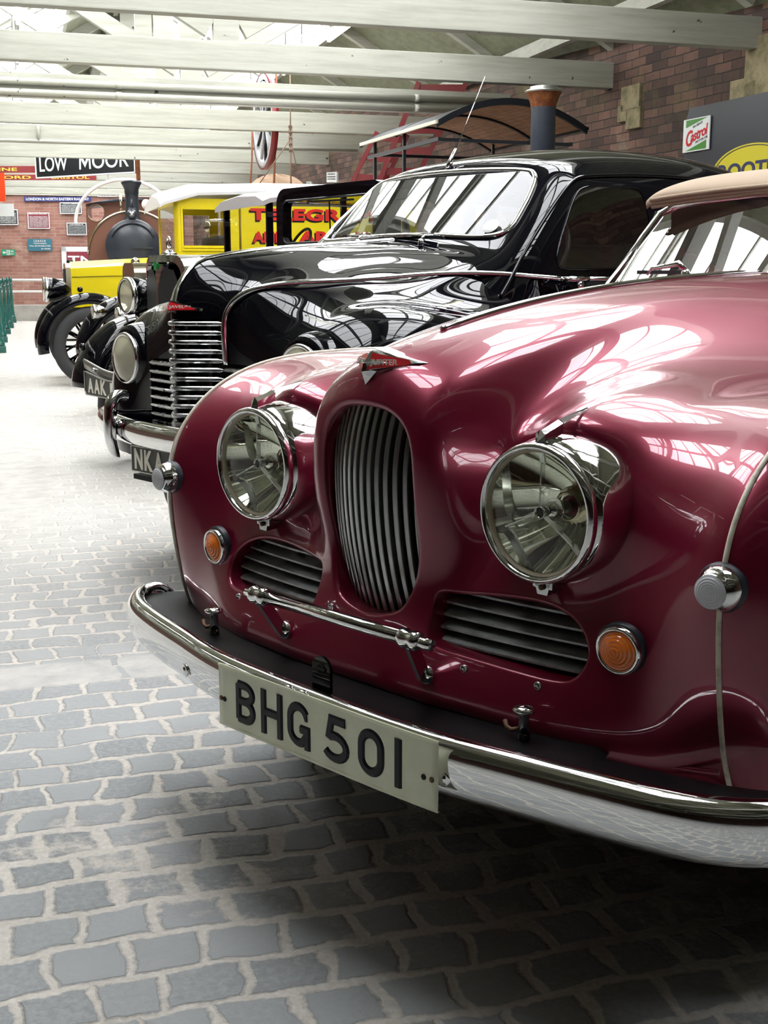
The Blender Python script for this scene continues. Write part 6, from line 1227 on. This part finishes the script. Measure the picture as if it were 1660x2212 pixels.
MB().box((w_+.03, .03, .15), (.04, .06, .55)).build('hanging_bracket', 'rust_band', nb_)
for x in (.15, w_-.1): MB().tube([(x, .02, h_), (x, .02, h_+.5)], .008, 6).build('hanger', 'steel', nb_)
# dark board on the right wall with two enamel signs
P0 = wall_pt(1487, 236, .05); P1 = wall_pt(1660, 196, .05); Xw = (-WD).normalized(); Nw = Vector((-math.cos(WA), -math.sin(WA), 0)); 
wbd = thing('display_board', 'large dark grey-blue board fixed to the right brick wall', 'board', P0-Vector((0, 0, 1.3)), math.atan2(Xw.y, Xw.x))
MB().prism([(0, 0), (3.0, 0), (3.0, 1.3), (.05, 1.3), (.03, 1.24), (0, 1.2)], -.02, .02).build('panel', 'board_grey', wbd)
def wl_(px, py):
    p = wall_pt(px, py, .06)-(P0-Vector((0, 0, 1.3))); return (p.dot(Xw), p.z)
(a0, b1_), (a1, b0_) = wl_(1483, 257), wl_(1541, 330)
a0, b0_ = wl_(1481, 331); a1, b1_ = wl_(1541.5, 249)
es = thing('enamel_sign', 'white and green enamel motor oil sign with red script Castrol', 'sign', P0-Vector((0, 0, 1.3)), wbd.rotation_euler.z)
w_, h_ = a1-a0, b1_-b0_; Z = -.035; pt_ = lambda u, v, k=0: (a0+u*w_, Z-k, b0_+v*h_)
MB().box((a0+w_/2, Z, b0_+h_/2), (w_, .01, h_)).build('panel', 'sign_white', es)
MB().add([pt_(*p, .006) for p in ((.10, .97), (.10, .74), (.92, .97))], [(0, 1, 2)], False).build('green_corner', 'castrol_green', es)
MB().add([pt_(*p, .006) for p in ((.12, .035), (.90, .035), (.90, .30))], [(0, 1, 2)], False).build('green_corner', 'castrol_green', es)
sl_ = Vector((w_*.82, 0, h_*.25)).normalized()
m = MB(); text(m, 'C', pt_(.12, .13, .008), sl_, (.06, 0, 1), w_*.24, h_*.48, .001, .02, 1, 1); text(m, 'astrol', pt_(.30, .27, .008), sl_, (.12, 0, 1), w_*.62, h_*.34, .001, .02, .95, 1); m.build('script_lettering', 'red_enamel', es)
m = MB(); text(m, 'PATENT', pt_(.38, .70, .008), sl_, (0, 0, 1), w_*.36, h_*.07, .001, 0, 1, 1); m.build('small_lettering', 'notice_black', es)
m = MB(); text(m, 'MOTOR OIL', pt_(.50, .225, .008), sl_, (0, 0, 1), w_*.46, h_*.07, .001, 0, 1, 1); m.build('small_lettering', 'notice_black', es)
ex, ez = wl_(1628, 370); ex0, _ = wl_(1546, 370); _, et = wl_(1628, 310); rx, rz = ex-ex0, et-ez
el = thing('oval_sign', 'yellow oval sign with dark blue letters ROOTES, half hidden by the tan hood', 'sign', P0-Vector((0, 0, 1.3)), wbd.rotation_euler.z)
E_ = lambda k, y: [(ex+rx*k*math.cos(a), y, ez+rz*k*math.sin(a)) for a in np.linspace(0, 2*PI, 60, endpoint=False)]
MB().add(E_(1, -.045)+E_(1, -.02), [tuple(reversed(range(60)))]+[(i, (i+1) % 60, 60+(i+1) % 60, 60+i) for i in range(60)], False).build('oval_panel', 'sign_yellow', el)
MB().tube(E_(.93, -.046), .004, 6, closed=True).build('border_line', 'dk_blue', el)
m = MB(); text(m, 'ROOTES', (ex-rx*.82, -.047, ez-rz*.22), (1, 0, 0), (0, 0, 1), rx*1.64, rz*.58, .001, .03); m.build('lettering', 'dk_blue', el)
# notices on the far part of the right wall
for x0_, y0_, x1_, y1_, lab in ((706, 372, 728, 394, 'pale printed notice on the right wall beyond the ladders'), (662, 392, 672, 400, 'tiny dark notice low on the right wall beyond the ladders')):
    board('wall_notice', lab, 'notice', x0_, y0_, x1_, y1_, 'pale_board', [('NOTICE', .15, .75, .7, .12, 'notice_black'), ('PASSENGERS', .1, .5, .8, .1, 'notice_black'), ('ARE WARNED', .1, .28, .8, .1, 'notice_black')], ptf=lambda px, py, off=0: wall_pt(px, py, .03))
